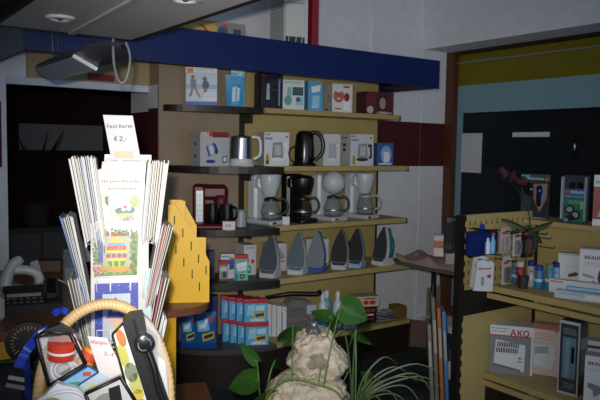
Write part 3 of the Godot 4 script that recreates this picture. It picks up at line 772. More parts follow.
func coffee_shelf() -> void:
	var y := 1.0
	coffee_maker("white filter coffee maker with black carafe handle beside the red machine", Vector3(2.40, y, -3.76), 14, "c2c8ce", "161618", 0)
	coffee_maker("glossy black filter coffee maker between two white ones", Vector3(2.665, y, -3.76), 10, "141415", "141415", 2)
	coffee_maker("white coffee maker with a ball-shaped filter head", Vector3(2.93, y, -3.76), 10, "c4c9cd", "2c2e32", 1)
	coffee_maker("white coffee maker with pale carafe handle at the shelf end", Vector3(3.24, y, -3.77), 10, "c2c7cb", "a4a8ac", 0)
	# red machine with steel side
	var e := thing("coffee_machine", "dark red coffee machine with steel side panel and black jugs", "coffee machine", Vector3(1.975, y, -3.70), -28)
	var red := m("5c0a18", 0.42)
	part(e, "base", bbox(0.24, 0.035, 0.2, 0.012), red)
	part(e, "body", bbox(0.075, 0.255, 0.18, 0.014), red, Vector3(-0.088, 0.02, -0.005))
	part(e, "side_panel", bbox(0.05, 0.2, 0.012, 0.004), m("8c8e92", 0.42, 0.9), Vector3(-0.083, 0.045, 0.085))
	part(e, "head", bbox(0.2, 0.09, 0.16, 0.022), red, Vector3(-0.01, 0.182, -0.012))
	part(e, "filter_knob", lathe([Vector2(0.04, 0.0), Vector2(0.045, 0.03), Vector2(0.03, 0.056), Vector2(0, 0.06)], 22), red, Vector3(0.045, 0.155, 0.055))
	part(e, "jug", lathe([Vector2(0, 0), Vector2(0.042, 0), Vector2(0.045, 0.06), Vector2(0.038, 0.12), Vector2(0, 0.125)], 24), m("101012", 0.18), Vector3(-0.01, 0.036, 0.05))
	part(e, "jug", lathe([Vector2(0, 0), Vector2(0.045, 0), Vector2(0.047, 0.06), Vector2(0.04, 0.12), Vector2(0, 0.125)], 24), m("101012", 0.18), Vector3(0.078, 0.036, 0.045))
	part(e, "jug_handle", tube(curve([Vector3(0.11, 0.14, 0.06), Vector3(0.14, 0.13, 0.07), Vector3(0.142, 0.08, 0.07), Vector3(0.12, 0.06, 0.06)]), 0.008, 8), m("101012", 0.3))
	part(e, "buttons", boxes([[-0.1, 0.21, 0.091, -0.066, 0.213, 0.093], [-0.1, 0.18, 0.091, -0.066, 0.183, 0.093], [-0.1, 0.15, 0.091, -0.066, 0.153, 0.093], [-0.1, 0.12, 0.091, -0.066, 0.123, 0.093], [-0.1, 0.09, 0.091, -0.066, 0.093, 0.093]]), m("6a6c70", 0.4, 0.8))
	var gc := thing("measuring_cup", "plain light grey tapered cup beside the red coffee machine", "cup", Vector3(2.175, y, -3.70), 0)
	part(gc, "cup", lathe([Vector2(0, 0), Vector2(0.038, 0), Vector2(0.033, 0.1), Vector2(0.03, 0.1), Vector2(0.033, 0.006), Vector2(0, 0.006)], 20), m("9aa2aa", 0.4))
	part(gc, "rim", lathe([Vector2(0.033, 0.098), Vector2(0.035, 0.102), Vector2(0.03, 0.104), Vector2(0.029, 0.1)], 20), m("9aa2aa", 0.4))
	price_tag("red-edged white price tag in front of the red coffee machine", Vector3(2.0, y, -3.545), -32, 0.084, 0.06, "9a2028", "219,-")
	price_tag("small white price tag beside the black coffee maker", Vector3(2.475, y, -3.625), -30, 0.05, 0.058, "7ab0d0", "")

func iron(label: String, at: Vector3, turn: float, sole: String, body: String, accent: String, metal: float, holes: bool) -> void:
	var o := thing("steam_iron", label, "iron", at, turn, "steam irons standing on their heels")
	var pts := []
	var outline := func(s: float, drop: float) -> Array:
		var prof := [[0.0, 0.034], [0.012, 0.05], [0.035, 0.058], [0.07, 0.0605], [0.10, 0.058], [0.13, 0.0525], [0.16, 0.044], [0.19, 0.033], [0.215, 0.0225], [0.235, 0.013], [0.25, 0.005]]
		var r := []
		for q in prof:
			r.append(Vector2(s * q[1], 0.028 + drop + q[0] * (1.0 - 4.0 * drop)))
		r.append(Vector2(0, 0.028 + drop + 0.257 * (1.0 - 4.0 * drop)))
		for k in range(prof.size() - 1, -1, -1):
			r.append(Vector2(-r[k].x, r[k].y))
		return r
	var tilt := Vector3(-13, 0, 0)
	part(o, "sole_plate", extrude(outline.call(1.0, 0.0), 0.0, 0.009), m(sole, 0.5, metal), Vector3.ZERO, tilt)
	part(o, "skirt", extrude(outline.call(1.04, -0.003), -0.03, -0.0005), m(body, 0.4), Vector3.ZERO, tilt)
	part(o, "body", extrude(outline.call(0.86, 0.012), -0.07, -0.0305), m(accent, 0.4), Vector3.ZERO, tilt)
	part(o, "heel", extrude(v2([-0.052, 0.0, 0.052, 0.0, 0.056, 0.05, -0.056, 0.05]), -0.115, -0.002), m(body, 0.4))
	part(o, "heel_lip", bbox(0.1, 0.032, 0.02, 0.006), m(body, 0.4), Vector3(0, 0.0, 0.012))
	part(o, "handle", tube(curve([Vector3(0, 0.05, -0.11), Vector3(0, 0.1, -0.135), Vector3(0, 0.17, -0.135), Vector3(0, 0.215, -0.105), Vector3(0, 0.225, -0.07)]), 0.014, 8), m(accent, 0.4), Vector3.ZERO, Vector3(-7, 0, 0))
	if holes:
		var st := begin()
		for r in 9:
			for c in 5:
				var y := 0.06 + r * 0.02
				var x := (c - 2) * 0.016 * (1.0 - r * 0.06)
				if (r + c) % 2 == 0:
					put_box(st, Vector3(x - 0.0025, y - 0.0025, 0.0085), Vector3(x + 0.0025, y + 0.0025, 0.0096))
		part(o, "steam_holes", done(st), m("303438", 0.6), Vector3.ZERO, tilt)
	else:
		part(o, "steam_groove", extrude(v2([-0.03, 0.06, 0.03, 0.06, 0.03, 0.065, 0, 0.2, -0.03, 0.065]), 0.0085, 0.0095), m(sole, 0.5, metal), Vector3.ZERO, tilt)

func iron_shelf() -> void:
	var y := 0.668
	var zi := -3.60
	iron("iron with dark perforated sole and lilac white body", Vector3(2.315, y, zi), -56, "4c525c", "c4c4d0", "8c88a8", 0.0, true)
	iron("iron with smooth blue-grey sole and white heel, by a white carton", Vector3(2.535, y, zi), -54, "5c6870", "ccd0d2", "a8b8bc", 0.0, false)
	iron("iron with light grey sole and deep blue heel edge", Vector3(2.70, y, zi), -54, "747c84", "3a50a0", "b8bec4", 0.0, false)
	iron("iron with near-black sole and white heel", Vector3(2.905, y, zi), -54, "1a1815", "c0c2c4", "54565a", 0.0, false)
	iron("narrow iron with black sole and light blue heel", Vector3(3.045, y, zi), -58, "1a1816", "8fb0d8", "4a5a80", 0.0, false)
	iron("iron turned aside showing white and teal flank at the shelf end", Vector3(3.265, y, zi + 0.01), -84, "3c424a", "d2d6d8", "2a8290", 0.0, false)
	var white := m("cccccc", 0.5)
	var g := "small goods beside the irons"
	carton("cleaner_box", "dark blue narrow carton beside the yellow stand on the iron shelf", "box", [2.0, y, -3.78, -25, 0.05, 0.175, 0.06], m("16163c", 0.5), m("16163c", 0.5), m("16163c", 0.5), [], g)
	carton("descaler_box", "low red-topped carton with grey picture on the iron shelf", "box", [2.03, y, -3.66, -25, 0.055, 0.125, 0.05], printed(48, 80, "8a9098", [["r", 0, 0, 1, 0.2, "a82028"], ["r", 0.1, 0.3, 0.8, 0.2, "c4c8cc"], ["e", 0.6, 0.7, 0.25, 0.16, "30343a"], ["r", 0, 0.9, 1, 0.1, "8a2a2c"]]), m("8a9098", 0.5), m("a82028", 0.5), [], g)
	carton("filter_box", "white carton with a blue figure one on the iron shelf", "box", [2.09, y, -3.715, -25, 0.09, 0.158, 0.06], printed(72, 120, "d2d6da", [["r", 0.05, 0.08, 0.6, 0.06, "6a90b8"], ["p", [0.5, 0.25, 0.95, 0.2, 0.95, 0.62, 0.6, 0.65, 0.62, 0.42, 0.45, 0.42], "1c4aa4"], ["e", 0.75, 0.2, 0.14, 0.06, "c86a30"], ["r", 0.1, 0.4, 0.28, 0.04, "9aaab8"], ["r", 0, 0.78, 1, 0.03, "b4bac0"]]), white, white, [], g)
	carton("calc_packet", "teal and white packet with red top on the iron shelf", "packet", [2.13, y, -3.61, -25, 0.085, 0.163, 0.035], printed(72, 128, "5ab4a8", [["r", 0, 0, 1, 0.17, "c0281c"], ["p", [0.12, 0.34, 0.9, 0.26, 0.9, 0.44, 0.12, 0.5], "e4f0ee"], ["p", [0.2, 0.5, 0.9, 0.46, 0.85, 0.62, 0.2, 0.64], "cfe8ea"], ["e", 0.55, 0.84, 0.18, 0.11, "2c2420"], ["e", 0.55, 0.84, 0.1, 0.06, "b08a50"], ["r", 0.04, 0.72, 0.22, 0.25, "3a70b0"], ["r", 0.3, 0.72, 0.7, 0.02, "e8f0f0"]]), m("d8dcdc", 0.5), m("c0281c", 0.5), [], g)
	carton("tablet_box", "white carton with red lettering and a green square behind the teal packet", "box", [2.272, y, -3.740, -6, 0.09, 0.2, 0.14], printed(80, 128, "d0d0d2", [["e", 0.3, 0.5, 0.12, 0.06, "a83040"], ["e", 0.7, 0.55, 0.13, 0.07, "c04038"], ["t", 0.15, 0.08, 0.7, 2, 0.04, "b02c2c"], ["r", 0.15, 0.68, 0.4, 0.26, "2c8a44"], ["r", 0.22, 0.74, 0.24, 0.12, "d8e8d8"]]), white, white, [], g)
	carton("iron_carton", "white iron carton with faint picture between the first two irons", "box", [2.50, y, -3.775, -18, 0.15, 0.19, 0.1], printed(80, 96, "c6c6ca", [["p", [0.3, 0.5, 0.7, 0.2, 0.9, 0.5, 0.8, 0.56, 0.3, 0.56], "8a92a8"], ["r", 0.1, 0.64, 0.8, 0.04, "565c66"], ["t", 0.2, 0.75, 0.5, 3, 0.06, "b07a7a"]]), white, white, [], g)
	carton("iron_carton", "white iron carton with red lettering left of the near-black soled iron", "box", [2.865, y, -3.79, -18, 0.17, 0.195, 0.1], printed(80, 96, "cacaca", [["p", [0.2, 0.75, 0.6, 0.4, 0.85, 0.75], "9aa0b0"], ["t", 0.2, 0.12, 0.5, 2, 0.05, "b82828"], ["t", 0.4, 0.3, 0.4, 3, 0.06, "909498"]]), white, white, [], g)
	carton("iron_carton", "dark blue iron carton behind the narrow iron with the light blue heel", "box", [3.22, y, -3.82, -15, 0.17, 0.14, 0.09], printed(80, 72, "1c2c54", [["r", 0.05, 0.1, 0.6, 0.2, "3a5c9c"], ["p", [0.2, 0.85, 0.6, 0.4, 0.85, 0.85], "8a98b0"]]), m("1c2c54", 0.5), m("1c2c54", 0.5), [], g)
	var pk := part(self, "small_packet", bbox(0.1, 0.03, 0.12, 0.006), m("b4b8bc", 0.5), Vector3(3.43, y, -3.62), Vector3(0, 20, 0))
	tag(pk, "flat pale packet lying at the end of the iron shelf", "packet")
	part(pk, "label", box(Vector3(-0.03, 0.03, -0.02), Vector3(0.03, 0.0306, 0.02)), m("d0d4d8", 0.5))

func base_goods() -> void:
	var y := 0.245
	var white := m("cfd0d0", 0.5)
	# vacuum-cleaner bag cartons: two layers, four deep
	var fm := printed(96, 96, "58b0dc", [["r", 0, 0, 1, 0.2, "b82430"], ["r", 0, 0.2, 0.06, 0.8, "1c4a9c"], ["t", 0.1, 0.07, 0.5, 1, 0.1, "f0e0e0"], ["p", [0.2, 0.3, 0.5, 0.24, 0.45, 0.7, 0.15, 0.72], "9ad4ec"], ["t", 0.2, 0.36, 0.6, 2, 0.07, "f0f6fa"], ["p", [0.55, 0.3, 0.9, 0.28, 0.88, 0.5, 0.5, 0.52], "c4e6f2"], ["p", [0.42, 0.62, 0.92, 0.54, 0.94, 0.8, 0.44, 0.86], "e0c020"], ["p", [0.5, 0.66, 0.86, 0.6, 0.87, 0.74, 0.52, 0.8], "28406c"], ["r", 0.3, 0.86, 0.6, 0.12, "d4dce4"]])
	var sm := printed(64, 96, "1f5cb0", [["r", 0, 0, 1, 0.16, "24509c"], ["r", 0.2, 0.2, 0.5, 0.7, "4aa0d8"], ["r", 0.3, 0.3, 0.3, 0.2, "c0e0f0"], ["r", 0.3, 0.6, 0.3, 0.14, "d0b030"]])
	var tm := m("b03040", 0.5)
	var step := Vector3(-0.0256, 0, -0.0516)
	for layer in 2:
		for k in 4:
			var at := Vector3(2.225 - layer * 0.012, y + 0.152 * layer, -3.575) + step * k
			carton("dust_bag_carton", "blue and red dust bag carton, %s, %s layer of the stack" % [["foremost by the shelf edge", "second behind the shelf edge", "third behind the shelf edge", "rearmost by the back panel"][k], ["lower", "upper"][layer]], "box", [at.x, at.y, at.z, -25, 0.155, 0.15, 0.034], fm, sm, tm, [], "blue dust bag cartons")
	carton("tall_blue_carton", "tall dark blue carton with yellow mark left of the dust bag cartons", "box", [2.025, y, -3.80, -25, 0.07, 0.30, 0.06], printed(48, 128, "141c5c", [["r", 0.3, 0.35, 0.6, 0.3, "d4dce4"], ["e", 0.6, 0.5, 0.2, 0.1, "2c4aa0"], ["r", 0.4, 0.78, 0.4, 0.12, "c8a820"]]), m("141c5c", 0.5), m("141c5c", 0.5))
	# soft blue bags at the far left of the base shelf
	for q in [[1.845, -3.77, 0.10, 0.2, "soft blue foil bag of cleaning cloths, the slimmer one by the counter"], [1.925, -3.70, 0.135, 0.215, "wide soft blue foil bag with red corner on the base shelf"]]:
		var bg := thing("foil_bag", q[4], "bag", Vector3(q[0], y, q[1]), -30, "blue foil bags")
		var st := begin(true)
		var n := 9
		for j in n:
			for i in n:
				var c := []
				for o in [[0, 0], [1, 0], [1, 1], [0, 1]]:
					var u := float(i + o[0]) / n
					var w := float(j + o[1]) / n
					var bulge := 0.032 * sin(PI * u) * pow(sin(PI * clampf(w * 0.86 + 0.1, 0, 1)), 0.6)
					c.append([u, w, Vector3((u - 0.5) * q[2], w * q[3], bulge + 0.001 + 0.003 * sin(u * 19.0 + w * 13.0))])
				for k in [0, 2, 1, 0, 3, 2]:
					st.set_uv(Vector2(c[k][0], 1.0 - c[k][1]))
					st.add_vertex(c[k][2])
				for k in [0, 1, 2, 0, 2, 3]:
					st.set_uv(Vector2(c[k][0], 1.0 - c[k][1]))
					st.add_vertex(Vector3(c[k][2].x, c[k][2].y, -c[k][2].z))
		part(bg, "foil", done(st), printed(80, 96, "2464a4", [["p", [0.1, 0.2, 0.6, 0.1, 0.7, 0.45, 0.15, 0.5], "7cc4e8"], ["p", [0.2, 0.3, 0.5, 0.22, 0.52, 0.36, 0.22, 0.42], "e4f0f6"], ["p", [0.35, 0.56, 0.9, 0.48, 0.92, 0.7, 0.4, 0.78], "d8bc28"], ["p", [0.45, 0.6, 0.85, 0.54, 0.85, 0.64, 0.46, 0.71], "1c3c78"], ["e", 0.8, 0.14, 0.14, 0.07, "c03038"], ["r", 0, 0.85, 1, 0.15, "1c4c9c"]], 0.3))
		part(bg, "top_seal", box(Vector3(-q[2] / 2, q[3] - 0.004, -0.003), Vector3(q[2] / 2, q[3] + 0.014, 0.003)), m("3a86c8", 0.3))
	# white booklets standing in a row
	for k in 5:
		carton("filter_sleeve", "white flat filter sleeve standing in the row beside the dust bag cartons", "packet", [2.375 + k * 0.028, y, -3.72 + 0.018 * k, -34, 0.030, 0.225 - 0.006 * k, 0.1], printed(64, 96, "d4d4d4", [["r", 0.1, 0.2, 0.12, 0.7, "2c2c30"], ["r", 0.5, 0.08, 0.4, 0.06, "a0a4a8"], ["r", 0.7, 0.12, 0.2, 0.05, "c04a40"]]) if k == 4 else white, m("c8c8ca", 0.5), m("dcdcdc", 0.5), [], "white filter sleeves")
	# clear bag of grey parts with a black nozzle on top
	var nb := thing("nozzle_bag", "grey clear bag of hose parts with black suction tube lying across it", "bag", Vector3(2.62, y, -3.68), -20)
	part(nb, "bag", extrude(v2([-0.12, 0, 0.12, 0, 0.13, 0.12, 0.08, 0.22, -0.06, 0.24, -0.13, 0.12]), -0.08, 0.05), glass("8a8c90", 0.45, 0.12))
	part(nb, "hose", tube(curve([Vector3(-0.08, 0.04, 0), Vector3(0.0, 0.05, 0.02), Vector3(0.07, 0.07, -0.02), Vector3(0.03, 0.14, -0.02), Vector3(-0.06, 0.13, 0)]), 0.026, 10), m("4a4b4f", 0.5))
	part(nb, "suction_tube", tube([Vector3(-0.22, 0.245, -0.03), Vector3(-0.05, 0.268, -0.02), Vector3(0.13, 0.262, 0.0), Vector3(0.165, 0.275, 0.0)], [0.014, 0.016, 0.016, 0.02], 10), m("141414", 0.4))
	part(nb, "label", box(Vector3(0.05, 0.14, 0.052), Vector3(0.12, 0.2, 0.054)), m("b4b8be", 0.5))
	part(nb, "label_mark", box(Vector3(0.02, 0.1, 0.052), Vector3(0.05, 0.112, 0.054)), m("b85038", 0.5))
	# spray bottles
	var bot := [[2.835, -3.68, "white cleaner bottle with red dot, leftmost of the trio on the base shelf"], [2.90, -3.72, "white and teal cleaner bottle in the middle of the base shelf trio"], [2.955, -3.66, "white cleaner bottle with blue band beside the large pothos leaf"]]
	for k in 3:
		var b: Array = bot[k]
		var o := thing("cleaner_bottle", b[2], "bottle", Vector3(b[0], y, b[1]), -25, "cleaner bottles on the base shelf")
		part(o, "body", lathe([Vector2(0, 0), Vector2(0.034, 0), Vector2(0.036, 0.01), Vector2(0.036, 0.15), Vector2(0.028, 0.178), Vector2(0.016, 0.195), Vector2(0.016, 0.21)], 20), m(["ccd4d8", "5aa8b0", "ccd2d8"][k], 0.35))
		part(o, "label", lathe([Vector2(0.0365, 0.03), Vector2(0.0365, 0.085)], 20), m(["5aa4d0", "d4dcdc", "3a74b8"][k], 0.5))
		part(o, "cap", lathe([Vector2(0.018, 0.205), Vector2(0.018, 0.245), Vector2(0.012, 0.256), Vector2(0, 0.257)], 16), m("d8dadc", 0.4))
		part(o, "dot", bbox(0.022, 0.014, 0.002, 0.0005), m("c04a30", 0.5), Vector3(0.006, 0.12, 0.0365))
	carton("bowl_box", "low pale teal carton under the large pothos leaf on the base shelf", "box", [2.985, y, -3.555, -20, 0.1, 0.06, 0.05], m("8ab8b4", 0.5), m("8ab8b4", 0.5), white)
	# boxes at the right end
	carton("black_red_carton", "black and red carton carrying the white carton on the base shelf", "box", [3.21, y, -3.60, -20, 0.10, 0.125, 0.12], printed(64, 80, "1c1416", [["r", 0.1, 0.15, 0.8, 0.2, "a02828"], ["r", 0.2, 0.45, 0.6, 0.12, "c8c4c0"], ["r", 0.2, 0.7, 0.6, 0.12, "8a2a2a"]]), m("1c1416", 0.5), m("1c1416", 0.5))
	carton("black_red_carton", "dark carton left of the black and red one on the base shelf", "box", [3.105, y, -3.62, -20, 0.10, 0.12, 0.10], printed(64, 80, "16181c", [["r", 0.2, 0.2, 0.6, 0.3, "30343c"]]), m("16181c", 0.5), m("16181c", 0.5))
	carton("white_red_carton", "white carton with red lettering lying on the dark cartons", "box", [3.17, y + 0.126, -3.60, -20, 0.2, 0.075, 0.13], printed(110, 48, "c6bca8", [["r", 0.04, 0.2, 0.3, 0.5, "b4a890"], ["e", 0.5, 0.6, 0.1, 0.2, "b03428"], ["e", 0.75, 0.6, 0.12, 0.22, "b83a30"], ["r", 0.4, 0.16, 0.5, 0.14, "8a4038"]]), m("c6bca8", 0.5), m("c6bca8", 0.5))
	for k in 3:
		var bl := thing("blister_pack", "shiny grey blister pack heaped at the right of the base shelf", "pack", Vector3(3.375 + 0.03 * (k % 2), y + 0.001 + 0.025 * k, -3.65 + 0.012 * k), -10 + 14 * k, "grey blister packs")
		part(bl, "backing", bbox(0.16, 0.006, 0.13, 0.001), m(["8a8e98", "6a7088", "9a9498"][k], 0.4))
		part(bl, "bubble", bbox(0.1, 0.016, 0.08, 0.006), glass("c8ccd4", 0.4, 0.05), Vector3(0, 0.006, 0))
		part(bl, "contents", bbox(0.05, 0.008, 0.05, 0.002), m(["30323a", "a83a38", "2c3c70"][k], 0.4), Vector3(0, 0.0065, 0))
	var dk := thing("plug_pack", "dark pack of round plugs behind the blister packs", "pack", Vector3(3.36, y, -3.83), -10)
	part(dk, "backing", bbox(0.2, 0.15, 0.02, 0.002), m("2a1416", 0.5))
	for k in 5:
		part(dk, "plug", lathe([Vector2(0.017, 0), Vector2(0.017, 0.012), Vector2(0.012, 0.018), Vector2(0, 0.018)], 12), m("3a1a1c", 0.4), Vector3(-0.08 + 0.04 * k, 0.12 + 0.01 * (k % 2), 0.01), Vector3(90, 0, 0))
	carton("brown_box", "small plain ochre brown box at the right end of the base shelf", "box", [3.50, y, -3.575, -6, 0.09, 0.095, 0.1], printed(48, 48, "7a5a28", [["e", 0.35, 0.4, 0.05, 0.05, "3c2c14"]]), m("7a5a28", 0.6), m("7a5a28", 0.6))

# ------------------------------------------------------------------ gondola on the right
func gondola() -> void:
	var beige := noisy("beige_board", "ad9a63", "b7a46d", 0.01, Vector3(1, 1, 1), 0.55)
	var blk := m("15110e", 0.6)
	var g := thing("display_gondola", "beige display gondola with pegboard end, black post and two shelves", "shelves", Vector3(0, 0, 0))
	part(g, "post", box(Vector3(2.895, 0, -2.545), Vector3(2.935, 1.145, -2.50)), blk)
	part(g, "end_pegboard", box(Vector3(2.935, 0.715, -2.53), Vector3(3.6, 1.145, -2.51)), beige)
	part(g, "end_strip", box(Vector3(2.935, 0.565, -2.53), Vector3(3.6, 0.715, -2.512)), blk)
	part(g, "lower_end_panel", box(Vector3(2.935, 0.0, -2.53), Vector3(3.6, 0.565, -2.51)), beige)
	for k in 16:
		var yy := 0.12 + k * 0.064
		if yy < 0.53 or yy > 0.73:
			part(g, "slot_tab", box(Vector3(2.925, yy, -2.509), Vector3(2.941, yy + 0.03, -2.499)), beige)
	var stp := begin()
	for r in 7:
		for c in 13:
			var px := 2.975 + c * 0.048
			var py := 0.76 + r * 0.056
			put_box(stp, Vector3(px - 0.004, py - 0.012, -2.5105), Vector3(px + 0.004, py + 0.012, -2.5092))
	part(g, "peg_slots", done(stp), m("4a3c20", 0.8))
	part(g, "back_panel", box(Vector3(3.6, 0.0, -2.53), Vector3(3.62, 1.072, 0.2)), beige)
	part(g, "corner_post", box(Vector3(3.585, 0.0, -2.51), Vector3(3.6, 1.072, -2.495)), blk)
	part(g, "cap_shelf", box(Vector3(3.46, 1.072, -2.508), Vector3(3.72, 1.10, 0.2)), beige)
	part(g, "cap_shelf", box(Vector3(3.6, 1.072, -2.72), Vector3(3.72, 1.10, -2.53)), beige)
	for s in [[0.725, 3.145, 0.5], [0.205, 3.135, 0.38]]:
		var sh := part(g, "shelf", box(Vector3(s[1] + 0.012, s[0] - 0.02, -2.508), Vector3(3.598, s[0], 0.2)), beige)
		part(sh, "front_rail", box(Vector3(s[1] - 0.004, s[0] - 0.03, -2.508), Vector3(s[1] + 0.012, s[0] + 0.004, 0.2)), beige)
		for bz in [-2.2, -1.2, -0.2]:
			part(sh, "rail_bracket", box(Vector3(s[1] + 0.016, s[0] - 0.075, bz), Vector3(s[1] + 0.2, s[0] - 0.02, bz + 0.02)), beige)
		part(sh, "lower_rail", box(Vector3(s[1], s[0] - 0.075, -2.508), Vector3(s[1] + 0.016, s[0] - 0.044, 0.2)), beige)
	part(g, "plinth", box(Vector3(3.16, 0, -2.508), Vector3(3.59, 0.128, 0.2)), blk)
	# pegs with their hooks
	for q in [[2.965, 1.07], [3.005, 1.07], [3.215, 1.045], [3.29, 1.02], [3.39, 1.045], [3.48, 1.02], [2.965, 0.905], [3.06, 0.93], [3.2, 0.88], [3.56, 0.93], [3.52, 0.99]]:
		part(g, "hook", tube([Vector3(q[0], q[1], -2.509), Vector3(q[0], q[1], -2.36), Vector3(q[0], q[1] + 0.012, -2.352)], 0.003, 6), m("26221e", 0.4, 0.6))

func hang_pack(called: String, label: String, at: Vector3, w: float, h: float, bg: String, body: String, content: String, turn := 0.0) -> void:
	var o := thing(called, label, "pack", at, turn, "packs hanging on the pegboard")
	part(o, "card", extrude(v2([-w / 2, -h, w / 2, -h, w / 2, -0.01, w * 0.3, 0.012, -w * 0.3, 0.012, -w / 2, -0.01]), -0.001, 0.001), m(bg, 0.5))
	part(o, "blister", bbox(w * 0.7, h * 0.6, 0.024, 0.008), glass(body, 0.4, 0.05), Vector3(0, -h * 0.92, 0.014))
	part(o, "contents", bbox(w * 0.42, h * 0.5, 0.014, 0.005), m(content, 0.4), Vector3(0, -h * 0.88, 0.011))
	part(o, "header_mark", box(Vector3(-w * 0.3, -h * 0.22, 0.001), Vector3(w * 0.25, -h * 0.12, 0.002)), m("b8473a", 0.5))

func gondola_goods() -> void:
	var T := 1.10
	var A := 0.725
	var B := 0.205
	var white := m("cccdcf", 0.5)
	# shaver packs on the cap shelf
	var p1 := thing("shaver_pack", "clear shaver blister with dark card and glossy rainbow edge", "pack", Vector3(3.555, T, -2.50), -76)
	part(p1, "card", carton_mesh(0.18, 0.27, 0.004, printed(110, 150, "2c363c", [["r", 0, 0, 1, 0.14, "3c5a5c"], ["r", 0.0, 0.02, 0.3, 0.06, "58b08c"], ["e", 0.3, 0.34, 0.2, 0.14, "101214"], ["e", 0.3, 0.34, 0.11, 0.08, "8a9298"], ["p", [0.42, 0.22, 0.92, 0.2, 0.9, 0.55, 0.66, 0.86, 0.44, 0.55], "b46a3c"], ["p", [0.47, 0.25, 0.87, 0.23, 0.85, 0.54, 0.66, 0.8, 0.49, 0.54], "7a90b4"], ["r", 0.84, 0.08, 0.1, 0.07, "c8642c"], ["t", 0.05, 0.55, 0.3, 7, 0.05, "7a868c"]], 0.25), m("2c363c", 0.4), m("2c363c", 0.4)), null)
	text(p1, "Philishave", 0.1, Vector3(0.0, 0.243, 0.001), "c8ccd0")
	part(p1, "shaver", tube(curve([Vector3(0.03, 0.075, 0.012), Vector3(0.03, 0.12, 0.02), Vector3(0.034, 0.17, 0.02), Vector3(0.03, 0.2, 0.016)]), [0.008, 0.011, 0.013, 0.014, 0.015, 0.015, 0.015, 0.016, 0.016, 0.016, 0.017, 0.018, 0.018, 0.018, 0.018, 0.018, 0.018, 0.018, 0.014], 10), m("1c2a50", 0.15, 0.5))
	part(p1, "trimmer_head", lathe([Vector2(0.026, 0), Vector2(0.028, 0.012), Vector2(0.018, 0.02), Vector2(0, 0.02)], 18), m("181a1c", 0.2), Vector3(-0.035, 0.175, 0.002), Vector3(90, 0, 0))
	part(p1, "blister", bbox(0.15, 0.23, 0.04, 0.014), glass("14181a", 0.04, 0.02), Vector3(0, 0.012, 0.022))
	part(p1, "foot", bbox(0.16, 0.012, 0.06, 0.003), glass("c0c8cc", 0.3, 0.02), Vector3(0, 0, 0.022))
	var p2 := thing("shaver_pack", "clear shaver pack with green and blue card and three-headed shaver", "pack", Vector3(3.535, T, -2.22), -77)
	part(p2, "tray", bbox(0.15, 0.275, 0.03, 0.01), m("3a4248", 0.3), Vector3(0, 0, -0.016))
	part(p2, "card", carton_mesh(0.125, 0.19, 0.004, printed(90, 130, "2c7a5c", [["r", 0, 0, 1, 0.22, "3a68a8"], ["r", 0.02, 0.05, 0.2, 0.1, "c0502c"], ["r", 0, 0.22, 1, 0.02, "a8d0c0"], ["e", 0.25, 0.62, 0.24, 0.14, "20262a"], ["e", 0.25, 0.62, 0.14, 0.08, "9aa2a8"], ["e", 0.52, 0.78, 0.24, 0.14, "20262a"], ["e", 0.52, 0.78, 0.14, 0.08, "9aa2a8"], ["e", 0.3, 0.88, 0.2, 0.1, "20262a"], ["r", 0.74, 0.35, 0.14, 0.25, "8ab89c"], ["t", 0.2, 0.36, 0.5, 2, 0.06, "c8e0d8"], ["r", 0.0, 0.9, 0.2, 0.1, "5a8ac0"]], 0.3), m("2c7a5c", 0.4), m("3a68a8", 0.4)), null, Vector3(0.008, 0.005, 0.012))
	text(p2, "PHILIPS", 0.075, Vector3(0.018, 0.178, 0.0135), "dce4ec")
	part(p2, "shaver_top", lathe([Vector2(0.04, 0), Vector2(0.042, 0.02), Vector2(0.03, 0.034), Vector2(0, 0.036)], 20), m("15171a", 0.2), Vector3(0.005, 0.2, 0.0))
	for s in [-1, 1]:
		part(p2, "clear_rib", box(Vector3(s * 0.066 - 0.004, 0.02, 0.0), Vector3(s * 0.066 + 0.004, 0.265, 0.03)), glass("cfe0f0", 0.5, 0.05))
	part(p2, "blister", bbox(0.15, 0.275, 0.03, 0.01), glass("14181a", 0.03, 0.02), Vector3(0, 0, 0.02))
	var p3 := thing("shaver_pack", "white and red shaver carton at the gondola's cap shelf", "pack", Vector3(3.515, T, -2.0), -62)
	part(p3, "carton", carton_mesh(0.161, 0.265, 0.07, printed(90, 130, "8a1a1c", [["r", 0, 0, 1, 0.17, "ccd0d4"], ["r", 0, 0.86, 1, 0.14, "ccced0"], ["p", [0.2, 0.4, 0.45, 0.3, 0.5, 0.55, 0.35, 0.8, 0.15, 0.8, 0.28, 0.55], "a8acb0"], ["p", [0.25, 0.42, 0.4, 0.36, 0.42, 0.5, 0.3, 0.6], "2a2c30"]]), m("7a181a", 0.5), white), null)
	text(p3, "PHILIPS", 0.1, Vector3(-0.02, 0.243, 0.001), "2c4c90")
	part(p3, "top_flap", box(Vector3(-0.0805, 0.265, -0.004), Vector3(0.0805, 0.285, -0.001)), white)
	# packs on the pegs
	var bp := thing("brush_head_pack", "wide blue transparent pack hanging on the pegboard", "pack", Vector3(2.985, 1.075, -2.43), 0, "packs hanging on the pegboard")
	part(bp, "shell", bbox(0.235, 0.14, 0.05, 0.012), glass("182c6c", 0.72, 0.08), Vector3(0, -0.15, 0))
	part(bp, "card", bbox(0.21, 0.12, 0.003, 0.0005), m("1a3478", 0.4), Vector3(0, -0.142, -0.02))
	part(bp, "bottle", lathe([Vector2(0, 0), Vector2(0.016, 0), Vector2(0.017, 0.06), Vector2(0.008, 0.075), Vector2(0.008, 0.09)], 14), m("c0d0dc", 0.4), Vector3(0.02, -0.14, 0.026))
	part(bp, "bottle", lathe([Vector2(0, 0), Vector2(0.016, 0), Vector2(0.017, 0.07), Vector2(0.008, 0.085), Vector2(0.008, 0.1)], 14), m("6aa8d8", 0.4), Vector3(0.062, -0.14, 0.026))
